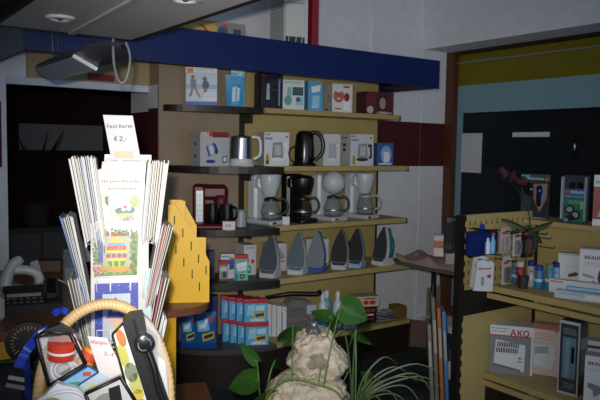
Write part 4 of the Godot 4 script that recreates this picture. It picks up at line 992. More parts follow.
	part(bp, "cap", bbox(0.018, 0.016, 0.018, 0.003), m("c05038", 0.4), Vector3(0.062, -0.04, 0.026))
	part(bp, "hanger", box(Vector3(-0.02, -0.012, -0.003), Vector3(0.02, 0.025, 0.0)), m("1c3c9c", 0.4))
	hang_pack("comb_pack", "white and pink card pack next to the wide blue pack", Vector3(3.215, 1.058, -2.45), 0.09, 0.145, "b8b0ac", "c0c0c4", "a06050")
	hang_pack("clip_pack", "pale card pack with dark clip behind the hanging plant leaf", Vector3(3.30, 1.036, -2.43), 0.075, 0.14, "c4c0bc", "a0a0a4", "30282a")
	hang_pack("trimmer_pack", "dark trimmer pack with orange square on the pegboard", Vector3(3.40, 1.05, -2.43), 0.11, 0.17, "1c1a1e", "50545a", "b04a24")
	hang_pack("trimmer_pack", "pale grey trimmer pack beside the dark trimmer pack", Vector3(3.485, 1.035, -2.46), 0.075, 0.13, "9a9a9c", "60646a", "26282c")
	hang_pack("blade_pack", "narrow white pack with red top and dark clipper below the pink card", Vector3(3.2, 0.893, -2.42), 0.085, 0.155, "b4b0ac", "84868a", "1c1c20")
	for k in 2:
		var wpk := thing("white_packet", ["foremost white soft packet with red print, hanging by the black post", "white soft packet hanging just behind the foremost white one"][k], "packet", Vector3(2.955 + 0.03 * k, 0.905 + 0.008 * k, -2.385 - 0.05 * k), -14, "white packets on one peg")
		part(wpk, "pouch", extrude(v2([-0.065, -0.165, 0.06, -0.178, 0.066, -0.02, 0.02, 0.008, -0.045, 0.0]), -0.006, 0.006), m("cbced2", 0.45))
		part(wpk, "print_mark", boxes([[-0.04, -0.05, 0.0062, 0.045, -0.043, 0.0068], [-0.04, -0.039, 0.0062, -0.02, -0.036, 0.0068]]), m("a83c3c", 0.5))
		part(wpk, "print_mark", box(Vector3(0.02, -0.1, 0.0062), Vector3(0.045, -0.08, 0.0068)), m("b84040", 0.5))
		part(wpk, "print_mark", box(Vector3(-0.02, -0.14, 0.0062), Vector3(0.0, -0.09, 0.0068)), m("8a9098", 0.5))
	# row of cans
	var tones := [["2a78b0", "6a7a58"], ["9a3048", "b8c0c8"], ["b4b8bc", "1c2a6c"], ["2a88b8", "30408a"], ["3a90c0", "6a8a6c"], ["7ab0d4", "1c2a6c"]]
	var cz := [[3.33, -2.455], [3.30, -2.40], [3.34, -2.352], [3.33, -2.295], [3.37, -2.255], [3.43, -2.25]]
	var canl := ["blue spray can with olive cap beside the pegboard", "red spray can with silver shoulder among the blue cans", "slim silver can with navy cap in the can row", "blue spray can with indigo cap in the can row", "light blue spray can with green cap in the can row", "pale blue can with navy cap beside the white carton"]
	for k in 6:
		var c := thing("spray_can", canl[k], "can", Vector3(cz[k][0], A, cz[k][1]), -56, "spray cans on the gondola shelf")
		var h := 0.135 + 0.008 * (k % 3)
		part(c, "body", lathe([Vector2(0, 0), Vector2(0.0235, 0), Vector2(0.024, 0.004), Vector2(0.024, h - 0.035), Vector2(0.02, h - 0.028)], 18), m(tones[k][0], 0.3, 0.3))
		part(c, "cap", lathe([Vector2(0.022, h - 0.03), Vector2(0.022, h - 0.004), Vector2(0.018, h), Vector2(0, h)], 18), m(tones[k][1], 0.4))
		part(c, "label_band", lathe([Vector2(0.0243, h * 0.3), Vector2(0.0243, h * 0.42)], 18), m("c8ccd0" if k != 1 else "d8c0a8", 0.4))
		part(c, "emblem", bbox(0.016, 0.014, 0.002, 0.0005), m("c0402c", 0.4), Vector3(0, h * 0.56, 0.0238))
	# cartons on the upper shelf
	carton("styler_carton", "white carton with small dark hair styler picture", "box", [3.455, A, -2.185, -60, 0.12, 0.205, 0.07], printed(72, 120, "c8c9cc", [["t", 0.3, 0.32, 0.5, 2, 0.05, "8a8c90"], ["p", [0.45, 0.58, 0.8, 0.5, 0.95, 0.56, 0.8, 0.62, 0.5, 0.66], "2c2628"], ["e", 0.35, 0.85, 0.16, 0.1, "4a3430"], ["r", 0.05, 0.03, 0.9, 0.02, "70747a"]]), white, white)
	var bc := carton("curler_carton", "white hair curler carton with dark curly hair picture", "box", [3.455, A, -2.0, -65, 0.21, 0.255, 0.08], printed(120, 140, "cfd0d2", [["r", 0, 0, 1, 0.03, "8a8480"], ["r", 0.64, 0.2, 0.16, 0.07, "d0642c"], ["t", 0.1, 0.32, 0.5, 2, 0.05, "8c9094"], ["e", 0.8, 0.62, 0.34, 0.34, "3c2636"], ["e", 0.66, 0.62, 0.12, 0.16, "5a3a4c"], ["e", 0.92, 0.75, 0.16, 0.22, "2c1c28"], ["p", [0.08, 0.55, 0.36, 0.6, 0.38, 0.66, 0.1, 0.62], "8a8c90"], ["e", 0.36, 0.74, 0.05, 0.04, "5a5c60"]]), white, white, [["BRAUN", 0.42, 0.33, 0.2, "181818"]])
	var lc := carton("hot_brush_carton", "long low white carton with light blue window strip", "box", [3.365, A, -2.05, -70, 0.34, 0.072, 0.05], printed(160, 40, "ccced2", [["r", 0.02, 0.1, 0.2, 0.14, "c86a5a"], ["r", 0.28, 0.35, 0.72, 0.5, "5aa0d0"], ["p", [0.3, 0.5, 0.9, 0.45, 0.9, 0.6, 0.3, 0.62], "b4d4e6"]]), white, white)
	carton("hot_brush_carton", "low pale carton lying in front of the long blue-striped one", "box", [3.24, A, -1.98, -72, 0.26, 0.04, 0.06], printed(120, 24, "b8c0c8", [["r", 0.1, 0.2, 0.6, 0.3, "8ab0cc"], ["r", 0.6, 0.2, 0.3, 0.6, "d0d4d8"]]), white, m("b8c4cc", 0.4))
	# lower shelf
	var ak := carton("heater_carton", "grey and white heater carton with big red lettering", "box", [3.248, B, -2.40, -52, 0.245, 0.285, 0.12],
		printed(130, 150, "7c8086", [["r", 0, 0, 1, 0.2, "d2d4d6"], ["r", 0, 0.2, 1, 0.02, "b02828"], ["r", 0.94, 0, 0.06, 1, "d2d4d6"], ["t", 0.04, 0.06, 0.28, 2, 0.06, "404448"],
			["p", [0.14, 0.3, 0.82, 0.38, 0.8, 0.94, 0.1, 0.84], "d4d6d8"], ["r", 0.17, 0.35, 0.5, 0.1, "4c5056"], ["r", 0.16, 0.47, 0.5, 0.1, "4c5056"]] + slats(), 0.4), m("d2d4d6", 0.5), m("d2d4d6", 0.5))
	text(ak, "AKO", 0.105, Vector3(0.045, 0.247, 0.001), "b01c24", false, Vector3.ZERO, true)
	carton("iron_box", "white and pink iron carton standing behind the heater carton", "box", [3.40, B, -2.275, -62, 0.15, 0.30, 0.08], printed(96, 150, "c8bab4", [["r", 0, 0, 1, 0.1, "a06058"], ["r", 0.8, 0.08, 0.14, 0.06, "c8642c"], ["r", 0.05, 0.14, 0.8, 0.2, "d0c0b8"], ["p", [0.05, 0.42, 0.8, 0.38, 0.85, 0.7, 0.7, 0.88, 0.05, 0.82], "ccd2d6"], ["p", [0.08, 0.46, 0.6, 0.42, 0.62, 0.56, 0.1, 0.6], "90a8b8"], ["t", 0.1, 0.18, 0.7, 3, 0.05, "8a7a78"]]), m("c8bab4", 0.5), m("c8bab4", 0.5))
	var tb := carton("tall_shaver_carton", "tall grey window carton showing a blue-grey shaver", "box", [3.226, B, -2.019, -82, 0.112, 0.40, 0.1],
		printed(72, 200, "3c4046", [["r", 0, 0, 1, 0.04, "c0c2c4"], ["r", 0, 0, 0.06, 1, "c0c2c4"], ["r", 0.94, 0, 0.06, 1, "c0c2c4"], ["r", 0, 0.97, 1, 0.03, "b4b6b8"], ["r", 0.2, 0.22, 0.64, 0.56, "6a8498"], ["r", 0.34, 0.24, 0.2, 0.5, "7c96a8"], ["r", 0.62, 0.34, 0.16, 0.22, "15181c"], ["t", 0.2, 0.1, 0.6, 3, 0.03, "9a9ea2"], ["t", 0.3, 0.84, 0.5, 3, 0.03, "84888c"]], 0.3),
		printed(48, 120, "3c4046", [["r", 0, 0, 0.06, 1, "b8babc"], ["r", 0.94, 0, 0.06, 1, "b8babc"], ["r", 0.2, 0.22, 0.7, 0.5, "6a8498"], ["t", 0.2, 0.1, 0.6, 2, 0.04, "8a8e92"]], 0.3), m("3c4046", 0.4))
	var bl := carton("hair_dryer_carton", "white hair dryer carton with dark dryer picture, beside the tall carton", "box", [3.225, B, -1.83, -60, 0.16, 0.255, 0.09], printed(96, 140, "cfd0d2", [["t", 0.1, 0.28, 0.3, 1, 0.05, "8c9094"], ["p", [0.1, 0.55, 0.45, 0.6, 0.6, 0.7, 0.3, 0.85, 0.26, 0.7, 0.1, 0.65], "7a7c80"], ["e", 0.86, 0.7, 0.22, 0.4, "5a3c2c"], ["e", 0.9, 0.8, 0.14, 0.2, "b08a78"]]), white, white, [["BRAUN", 0.52, 0.36, 0.15, "181818"]])
	carton("toaster_box", "white carton behind the tall shaver carton", "box", [3.43, B, -1.98, -64, 0.18, 0.27, 0.08], printed(80, 110, "c4c6c8", [["r", 0.1, 0.1, 0.5, 0.06, "303438"], ["p", [0.1, 0.4, 0.5, 0.3, 0.6, 0.7, 0.2, 0.8], "9aa0a4"]]), white, white)
	# orchid in a slim pot among the hanging packs
	var oc := thing("potted_orchid", "dim orchid with dark pink blossoms in a slim pot by the pegboard", "plant", Vector3(3.255, A, -2.345), 0)
	part(oc, "pot", lathe([Vector2(0, 0), Vector2(0.026, 0), Vector2(0.034, 0.07), Vector2(0.03, 0.07), Vector2(0.026, 0.06), Vector2(0, 0.06)], 18), m("2c2a28", 0.6))
	part(oc, "stem", tube(curve([Vector3(0, 0.06, 0), Vector3(0.03, 0.25, 0), Vector3(0.03, 0.42, 0.0), Vector3(-0.06, 0.57, -0.02), Vector3(-0.19, 0.64, -0.03)]), 0.0032, 6), m("24301a", 0.6))
	for q in [[0.0, 0.34, 70.0, 0.16], [0.02, 0.33, -70.0, 0.15], [0.01, 0.36, -140.0, 0.15], [0.02, 0.36, 120.0, 0.12]]:
		part(oc, "leaf", leaf_mesh(q[3], 0.03, 0.35, false), m("2a3a20", 0.55), Vector3(q[0], q[1], 0.01), Vector3(10, -40, q[2]))
	for k in 9:
		var bx := -0.21 + 0.02 * k + rng.randf_range(-0.012, 0.012)
		part(oc, "blossom", blossom(0.024), m("3c1422", 0.6), Vector3(bx, 0.66 - 0.008 * k + rng.randf_range(-0.03, 0.035), 0.0 + rng.randf_range(-0.03, 0.03)), Vector3(rng.randf_range(-40, 20), rng.randf_range(-80, 0), rng.randf_range(0, 90)))

func slats() -> Array:
	var a := []
	for k in 9:
		var x := 0.19 + k * 0.054
		a.append(["p", [x, 0.35, x + 0.018, 0.35, x + 0.034, 0.45, x + 0.016, 0.45], "d4d6d8"])
		a.append(["p", [x - 0.01, 0.47, x + 0.008, 0.47, x + 0.024, 0.57, x + 0.006, 0.57], "d4d6d8"])
	a.append(["p", [0.1, 0.8, 0.72, 0.9, 0.72, 0.93, 0.1, 0.84], "5a5e64"])
	a.append(["e", 0.7, 0.66, 0.03, 0.02, "404448"])
	a.append(["r", 0.66, 0.72, 0.1, 0.02, "606468"])
	return a

func blossom(r: float) -> ArrayMesh:
	var st := begin()
	for k in 5:
		var a := TAU * k / 5.0
		var d := Vector3(cos(a), sin(a), 0.25)
		var s := Vector3(-sin(a), cos(a), 0) * 0.5
		var tip := d * r
		quad(st, Vector3.ZERO, (d * 0.6 - s) * r, tip, (d * 0.6 + s) * r)
		quad(st, Vector3(0, 0, -0.001), (d * 0.6 + s) * r + Vector3(0, 0, -0.001), tip, (d * 0.6 - s) * r + Vector3(0, 0, -0.001))
	return done(st)

# ------------------------------------------------------------------ corner by the window
func window_corner() -> void:
	var ib := thing("ironing_board", "ironing board with crumpled pinkish grey cover and black leg", "ironing board", Vector3(3.365, 0, -3.03), 0)
	var pts := [Vector2(-0.15, 0.42), Vector2(0.17, 0.42), Vector2(0.17, -0.1), Vector2(0.15, -0.34), Vector2(0.10, -0.42), Vector2(-0.08, -0.42), Vector2(-0.14, -0.34), Vector2(-0.15, -0.2)]
	part(ib, "board", slab(pts, 0.72, 0.74), m("5a544c", 0.6))
	# loose cover: bumpy sheet
	var st := begin(true)
	var n := FastNoiseLite.new()
	n.seed = 5
	n.frequency = 5.0
	var hgt := func(x: float, z: float) -> float:
		var e := clampf(minf(minf(x + 0.145, 0.185 - x), minf(z + 0.43, 0.43 - z)) / 0.05, 0, 1)
		return 0.735 + e * (0.035 + 0.03 * n.get_noise_2d(x * 1.4 + z * 0.6, z * 0.7) + 0.012 * sin(z * 21.0 + x * 30.0) + 0.012 * n.get_noise_2d(x * 4.0 - z * 2.0, z * 3.0))
	for i in 18:
		for j in 30:
			var c := []
			for o in [[0, 0], [1, 0], [1, 1], [0, 1]]:
				var z: float = -0.43 + 0.86 * (j + o[1]) / 30.0
				var half: float = 0.165 if z > -0.1 else 0.165 * sqrt(maxf(0.1, 1.0 - pow((-0.1 - z) / 0.34, 4.0)))
				var x: float = 0.02 + (-1.0 + 2.0 * (i + o[0]) / 18.0) * half
				c.append(Vector3(x, hgt.call(x, z), z))
			quad(st, c[3], c[2], c[1], c[0])
	part(ib, "cover", done(st), m("a8928a", 0.85))
	part(ib, "leg", tube([Vector3(0.11, 0.72, -0.21), Vector3(0.12, 0.02, -0.22)], 0.016, 10), m("101012", 0.4))
	part(ib, "leg", tube([Vector3(0.04, 0.72, 0.3), Vector3(0.04, 0.02, 0.34)], 0.013, 10), m("101012", 0.4))
	part(ib, "foot_bar", tube([Vector3(-0.04, 0.02, -0.22), Vector3(0.26, 0.02, -0.22)], 0.02, 10), m("101012", 0.4))
	part(ib, "foot_bar", tube([Vector3(-0.12, 0.02, 0.34), Vector3(0.2, 0.02, 0.34)], 0.02, 10), m("101012", 0.4))
	carton("spray_carton", "slim white and orange carton on the ironing board cover", "box", [3.335, 0.80, -3.07, -45, 0.065, 0.15, 0.05], printed(48, 96, "d0cac6", [["r", 0, 0, 1, 0.08, "5a78b0"], ["r", 0, 0.08, 1, 0.2, "c4c8d0"], ["r", 0, 0.3, 1, 0.34, "b4603a"], ["t", 0.15, 0.38, 0.6, 3, 0.08, "e0c8b8"]]), m("d0cac6", 0.5), m("d0cac6", 0.5))
	carton("grey_carton", "small plain grey carton on the ironing board by the black post", "box", [3.235, 0.79, -2.83, -40, 0.13, 0.07, 0.08], printed(80, 48, "9a9a9e", [["r", 0.82, 0.1, 0.12, 0.8, "8a3a34"]]), m("9a9a9e", 0.5), m("9a9a9e", 0.5))
	for k in 3:
		var bp := thing("black_pack", "tall black hanging pack behind the gondola's black post", "pack", Vector3(2.90 + 0.044 * k, 0.925, -2.60 - 0.02 * k), -40, "black packs behind the gondola post")
		part(bp, "card", bbox(0.05, 0.17, 0.02, 0.003), m("0c0e10", 0.8))
		part(bp, "hanger", box(Vector3(-0.01, 0.17, -0.001), Vector3(0.01, 0.2, 0.001)), m("14181c", 0.35))
		part(bp, "label", box(Vector3(-0.02, 0.02, 0.0102), Vector3(0.02, 0.05, 0.0108)), m("1c262c", 0.7))
	var rail := thing("peg_rail", "thin dark peg rail holding the black packs behind the post", "rail", Vector3(0, 0, 0))
	part(rail, "rod", tube([Vector3(2.86, 1.125, -2.62), Vector3(3.02, 1.125, -2.62)], 0.004, 6), m("1c1c1e", 0.4))
	part(rail, "arm", tube([Vector3(2.95, 1.125, -2.62), Vector3(2.95, 1.125, -2.532)], 0.004, 6), m("1c1c1e", 0.4))
	# things leaning and standing on the floor
	var br := thing("brown_board", "brown flat board leaning against the shelf end on the floor", "board", Vector3(3.70, 0, -3.53), -40)
	part(br, "board", bbox(0.22, 0.205, 0.014, 0.002), m("5c4438", 0.7), Vector3.ZERO, Vector3(-14, 0, -4))
	part(br, "edge_strip", bbox(0.006, 0.205, 0.016, 0.001), m("8c7460", 0.6), Vector3(0.112, -0.007, 0.0005), Vector3(-14, 0, -4))
	var po := part(self, "framed_print", bbox(0.17, 0.25, 0.012, 0.002), printed(48, 72, "a49a84", [["r", 0, 0, 1, 0.08, "8a7a68"], ["r", 0.15, 0.15, 0.7, 0.7, "b8b09c"], ["r", 0.2, 0.45, 0.6, 0.3, "98907c"]]), Vector3(4.385, 0.05, -4.082))
	tag(po, "small beige print standing against the white wall behind the ironing board", "picture")
	var bt := thing("floor_bottle", "white bottle with orange cap on the floor beyond the ironing board leg", "bottle", Vector3(3.86, 0, -3.5), -45)
	part(bt, "body", lathe([Vector2(0, 0), Vector2(0.04, 0), Vector2(0.042, 0.02), Vector2(0.042, 0.15), Vector2(0.022, 0.18), Vector2(0.02, 0.19)], 20), m("c4ccd4", 0.4))
	part(bt, "label", lathe([Vector2(0.0425, 0.05), Vector2(0.0425, 0.11)], 20), m("b84a3c", 0.5))
	part(bt, "cap", lathe([Vector2(0.024, 0.19), Vector2(0.022, 0.22), Vector2(0, 0.222)], 16), m("d08a2c", 0.4))
	var sc := [["a85c24", 0.0, "orange"], ["3a78b4", 0.028, "light blue"], ["6a665e", -0.03, "dull grey"], ["28284c", 0.055, "dark navy"], ["7c766c", -0.058, "pale grey"]]
	var hs := [0.60, 0.58, 0.66, 0.36, 0.5]
	for k in 5:
		var q: Array = sc[k]
		var fb := thing("flat_carton", "upright flat %s carton leaning beside the gondola's black post" % q[2], "carton", Vector3(2.955 + 0.743 * q[1], 0, -2.66 + 0.669 * q[1]), -42, "flat cartons by the gondola post")
		part(fb, "sleeve", bbox(0.022, hs[k], 0.16, 0.003), m(q[0], 0.45), Vector3.ZERO, Vector3(0, 0, 4))
		part(fb, "end_label", bbox(0.016, hs[k] * 0.3, 0.004, 0.001), m("9c978c", 0.5), Vector3(-0.02, hs[k] * 0.5, 0.08), Vector3(0, 0, 4))

# ------------------------------------------------------------------ counter on the left
func counter() -> void:
	var wood := noisy("counter_wood", "5c3822", "7a4c30", 0.02, Vector3(1.2, 8, 8), 0.4)
	var yel := m("d09a00", 0.5)
	var c := thing("sales_counter", "sales counter with brown wood top and yellow front panels", "counter", Vector3(0, 0, 0))
	var pts := [Vector2(-1.6, -2.27), Vector2(1.10, -2.25)]
	for k in 9:
		var a := PI / 2 * k / 8.0
		pts.append(Vector2(1.10 + 0.14 * sin(a), -2.39 + 0.14 * cos(a)))
	pts.append_array([Vector2(1.24, -2.62), Vector2(1.16, -2.78), Vector2(0.99, -2.86), Vector2(0.98, -3.40), Vector2(-1.6, -3.40)])
	part(c, "worktop", slab(pts, 0.872, 0.90), wood)
	part(c, "front_panel", box(Vector3(-1.55, 0.06, -2.32), Vector3(1.072, 0.871, -2.30)), yel)
	part(c, "side_panel", box(Vector3(1.052, 0.06, -2.74), Vector3(1.072, 0.871, -2.32)), yel)
	part(c, "body", box(Vector3(-1.55, 0.0, -3.35), Vector3(0.94, 0.871, -2.75)), m("6a4c20", 0.6))
	part(c, "plinth", box(Vector3(-1.5, 0.0, -2.72), Vector3(1.0, 0.06, -2.34)), m("1c1814", 0.7))
	# yellow stepped holder
	var s := thing("display_stand", "bright yellow stepped card display stand with black slots on the counter", "stand", Vector3(1.145, 0.90, -2.335), -27)
	var fp := v2([-0.078, 0, 0.076, 0, 0.076, 0.160, 0.03, 0.252, 0.004, 0.292, -0.056, 0.382, -0.082, 0.382])
	part(s, "front_plate", extrude(fp, 0.0, 0.006), m("dcaa00", 0.45))
	part(s, "back_plate", extrude(v2([-0.082, 0, 0.02, 0, 0.02, 0.3, -0.03, 0.392, -0.082, 0.392]), -0.106, -0.1), m("dcaa00", 0.45))
	part(s, "side_plate", box(Vector3(-0.082, 0, -0.1), Vector3(-0.076, 0.38, 0.0)), m("dcaa00", 0.45))
	for q in [[-0.05, 0.392, 0.30, -0.04], [-0.006, 0.30, 0.2, -0.035], [0.03, 0.25, 0.1, -0.03]]:
		part(s, "step_plate", box(Vector3(q[0], q[2] - 0.1, q[3] - 0.004), Vector3(q[0] + 0.032, q[1], q[3])), m("dcaa00", 0.45))
	for q in [[-0.058, 0.322], [-0.026, 0.273], [0.006, 0.222], [0.034, 0.172], [0.063, 0.127], [-0.052, 0.207], [-0.022, 0.158], [0.01, 0.111], [0.038, 0.062]]:
		part(s, "slot", box(Vector3(q[0] - 0.0022, q[1] - 0.017, 0.0055), Vector3(q[0] + 0.0022, q[1] + 0.017, 0.0066)), m("1c1608", 0.6))
	for k in 2:
		var wc := thing("white_clip", "slim white clip card beside the yellow display stand", "card", Vector3(1.045 + 0.02 * k, 0.90, -2.37 - 0.005 * k), -27, "white clip cards")
		part(wc, "card", bbox(0.012, 0.235, 0.004, 0.001), m("b08018", 0.5))
		part(wc, "white_tip", bbox(0.014, 0.05, 0.006, 0.001), m("e0e0dc", 0.5), Vector3(0, 0.2, 0))
	# hand-held scanner in its cradle
	var h := thing("barcode_scanner", "light grey hand scanner in its cradle on the counter", "scanner", Vector3(0.66, 0.90, -2.93), -14)
	part(h, "cradle", lathe([Vector2(0, 0), Vector2(0.055, 0), Vector2(0.05, 0.014), Vector2(0.02, 0.024), Vector2(0, 0.024)], 20), m("9aa09e", 0.4), Vector3(-0.045, 0, 0))
	part(h, "grip", tube(curve([Vector3(-0.06, 0.014, 0.02), Vector3(-0.05, 0.06, 0.015), Vector3(-0.03, 0.1, 0.0), Vector3(0.005, 0.125, -0.01)]), [0.028, 0.028, 0.027, 0.026, 0.025, 0.024, 0.023, 0.023, 0.023, 0.023, 0.023, 0.023, 0.023, 0.023, 0.023, 0.022, 0.02, 0.018, 0.014], 12), m("a8aeac", 0.35))
	part(h, "head", tube(curve([Vector3(-0.035, 0.08, 0.0), Vector3(0.02, 0.078, 0.0), Vector3(0.06, 0.062, 0.0), Vector3(0.072, 0.035, 0.0), Vector3(0.07, 0.005, 0.0)]), 0.02, 12), m("a8aeac", 0.35))
	part(h, "cable", tube(curve([Vector3(-0.02, 0.012, 0.05), Vector3(0.0, 0.012, 0.08), Vector3(0.05, 0.02, 0.06), Vector3(0.1, 0.03, 0.03), Vector3(0.15, 0.03, 0.02), Vector3(0.2, 0.008, 0.08), Vector3(0.21, 0.006, 0.16)]), 0.004, 6), m("a8a49c", 0.5))
	part(h, "coiled_cable", tube(coil(Vector3(-0.03, 0.012, 0.07), Vector3(0.1, 0.02, 0.06), 9, 0.011), 0.0032, 6), m("a09c94", 0.5))
	# black telephone terminal
	var t := thing("card_terminal", "black telephone-like terminal with grey key strip on the counter", "terminal", Vector3(0.605, 0.90, -2.515), -14)
	part(t, "body", extrude(v2([-0.065, 0, 0.065, 0, 0.065, 0.035, -0.05, 0.085, -0.065, 0.08]), -0.1, 0.1), m("101011", 0.75), Vector3.ZERO, Vector3(0, -90, 0))
	part(t, "handset", bbox(0.055, 0.03, 0.13, 0.012), m("101011", 0.3), Vector3(0.065, 0.06, -0.01), Vector3(20, 0, 0))
	part(t, "key_strip", box(Vector3(-0.085, 0.0, -0.008), Vector3(0.03, 0.003, 0.008)), m("8a8c8e", 0.4), Vector3(0, 0.06, 0.012), Vector3(24, 0, 0))
	for k in 12:
		part(t, "key", bbox(0.014, 0.006, 0.011, 0.002), m("2c2c2e", 0.4), Vector3(-0.08 + 0.022 * (k % 6), 0.05 - 0.009 * (k / 6), 0.03 + 0.02 * (k / 6)), Vector3(24, 0, 0))
	var wb := thing("receipt_box", "pale grey receipt printer at the counter edge beside the terminal", "printer", Vector3(0.45, 0.90, -2.47), -12)
	part(wb, "case", bbox(0.1, 0.085, 0.12, 0.012), m("a8acac", 0.45))
	part(wb, "paper_roll", lathe([Vector2(0, 0), Vector2(0.02, 0), Vector2(0.02, 0.07), Vector2(0, 0.07)], 16), m("c8cccc", 0.6), Vector3(0.035, 0.095, -0.02), Vector3(0, 0, 90))
	# small things at the back of the counter
	var sb := thing("small_carton", "small brown carton with white flap at the back of the counter", "box", Vector3(0.87, 0.90, -3.28), -20)
	part(sb, "body", bbox(0.11, 0.055, 0.08, 0.003), m("4c3428", 0.6))
	part(sb, "flap", bbox(0.045, 0.058, 0.003, 0.001), m("b4b2ae", 0.6), Vector3(-0.05, 0.0, 0.046), Vector3(0, -30, 20))
	var gd := thing("grey_device", "upright dark grey device at the back of the counter", "device", Vector3(0.88, 0.90, -2.98), -18)
	part(gd, "case", bbox(0.06, 0.15, 0.1, 0.008), m("5a5e64", 0.5))
	part(gd, "face", bbox(0.04, 0.07, 0.004, 0.001), m("2c3034", 0.3), Vector3(0, 0.07, 0.051))
	var fp2 := part(self, "folded_paper", extrude(v2([-0.05, 0, 0.05, -0.0, 0.045, 0.02, -0.015, 0.135]), 0, 0.002), m("a4aab4", 0.7), Vector3(0.925, 0.985, -2.97), Vector3(-8, -20, 0))
	tag(fp2, "white folded paper corner leaning on the grey device", "paper")
	# low wooden step seen between counter and shelves
	var ws := thing("low_stool", "low brown wooden stool between counter and corner shelf", "stool", Vector3(1.40, 0, -2.92), -20)
	part(ws, "seat", bbox(0.26, 0.03, 0.3, 0.008), noisy("stool_wood", "7a4c24", "8e5c30", 0.02, Vector3(2, 10, 2), 0.5), Vector3(0, 0.27, 0))
	for sx in [-1, 1]:
		for sz in [-1, 1]:
			part(ws, "leg", bbox(0.03, 0.27, 0.03, 0.004), m("6a4020", 0.5), Vector3(sx * 0.1, 0, sz * 0.12))

func coil(a: Vector3, b: Vector3, turns: int, r: float) -> Array:
	var out := []
	var n := turns * 10
	for k in n + 1:
		var t := float(k) / n
		var ang := TAU * turns * t
		out.append(a.lerp(b, t) + Vector3(0, r * sin(ang), r * cos(ang)))
	return out

# ------------------------------------------------------------------ greeting card rack
func card(called: String, label: String, group: String, base: Node3D, at: Vector3, rot: Vector3, w: float, h: float, front: Material, back: Material) -> MeshInstance3D:
	var st := begin()
	var z := 0.00105
	quad_uv(st, Vector3(-w / 2, 0, z), Vector3(w / 2, 0, z), Vector3(w / 2, h, z), Vector3(-w / 2, h, z))
	var am := done(st)
	st = begin()
	quad(st, Vector3(w / 2, 0, -z), Vector3(-w / 2, 0, -z), Vector3(-w / 2, h, -z), Vector3(w / 2, h, -z))
	for s in [[-w / 2, 0, -w / 2, h], [w / 2, h, w / 2, 0], [-w / 2, h, w / 2, h], [w / 2, 0, -w / 2, 0]]:
		quad(st, Vector3(s[0], s[1], -z), Vector3(s[0], s[1], z), Vector3(s[2], s[3], z), Vector3(s[2], s[3], -z))
	st.generate_normals()
	am = st.commit(am)
	am.surface_set_material(0, front)
	am.surface_set_material(1, back)
	var o := part(self, called, am, null)
	o.transform = base.transform * Transform3D(Basis.from_euler(rot * PI / 180.0), at)
	tag(o, label, "card", group)
	return o

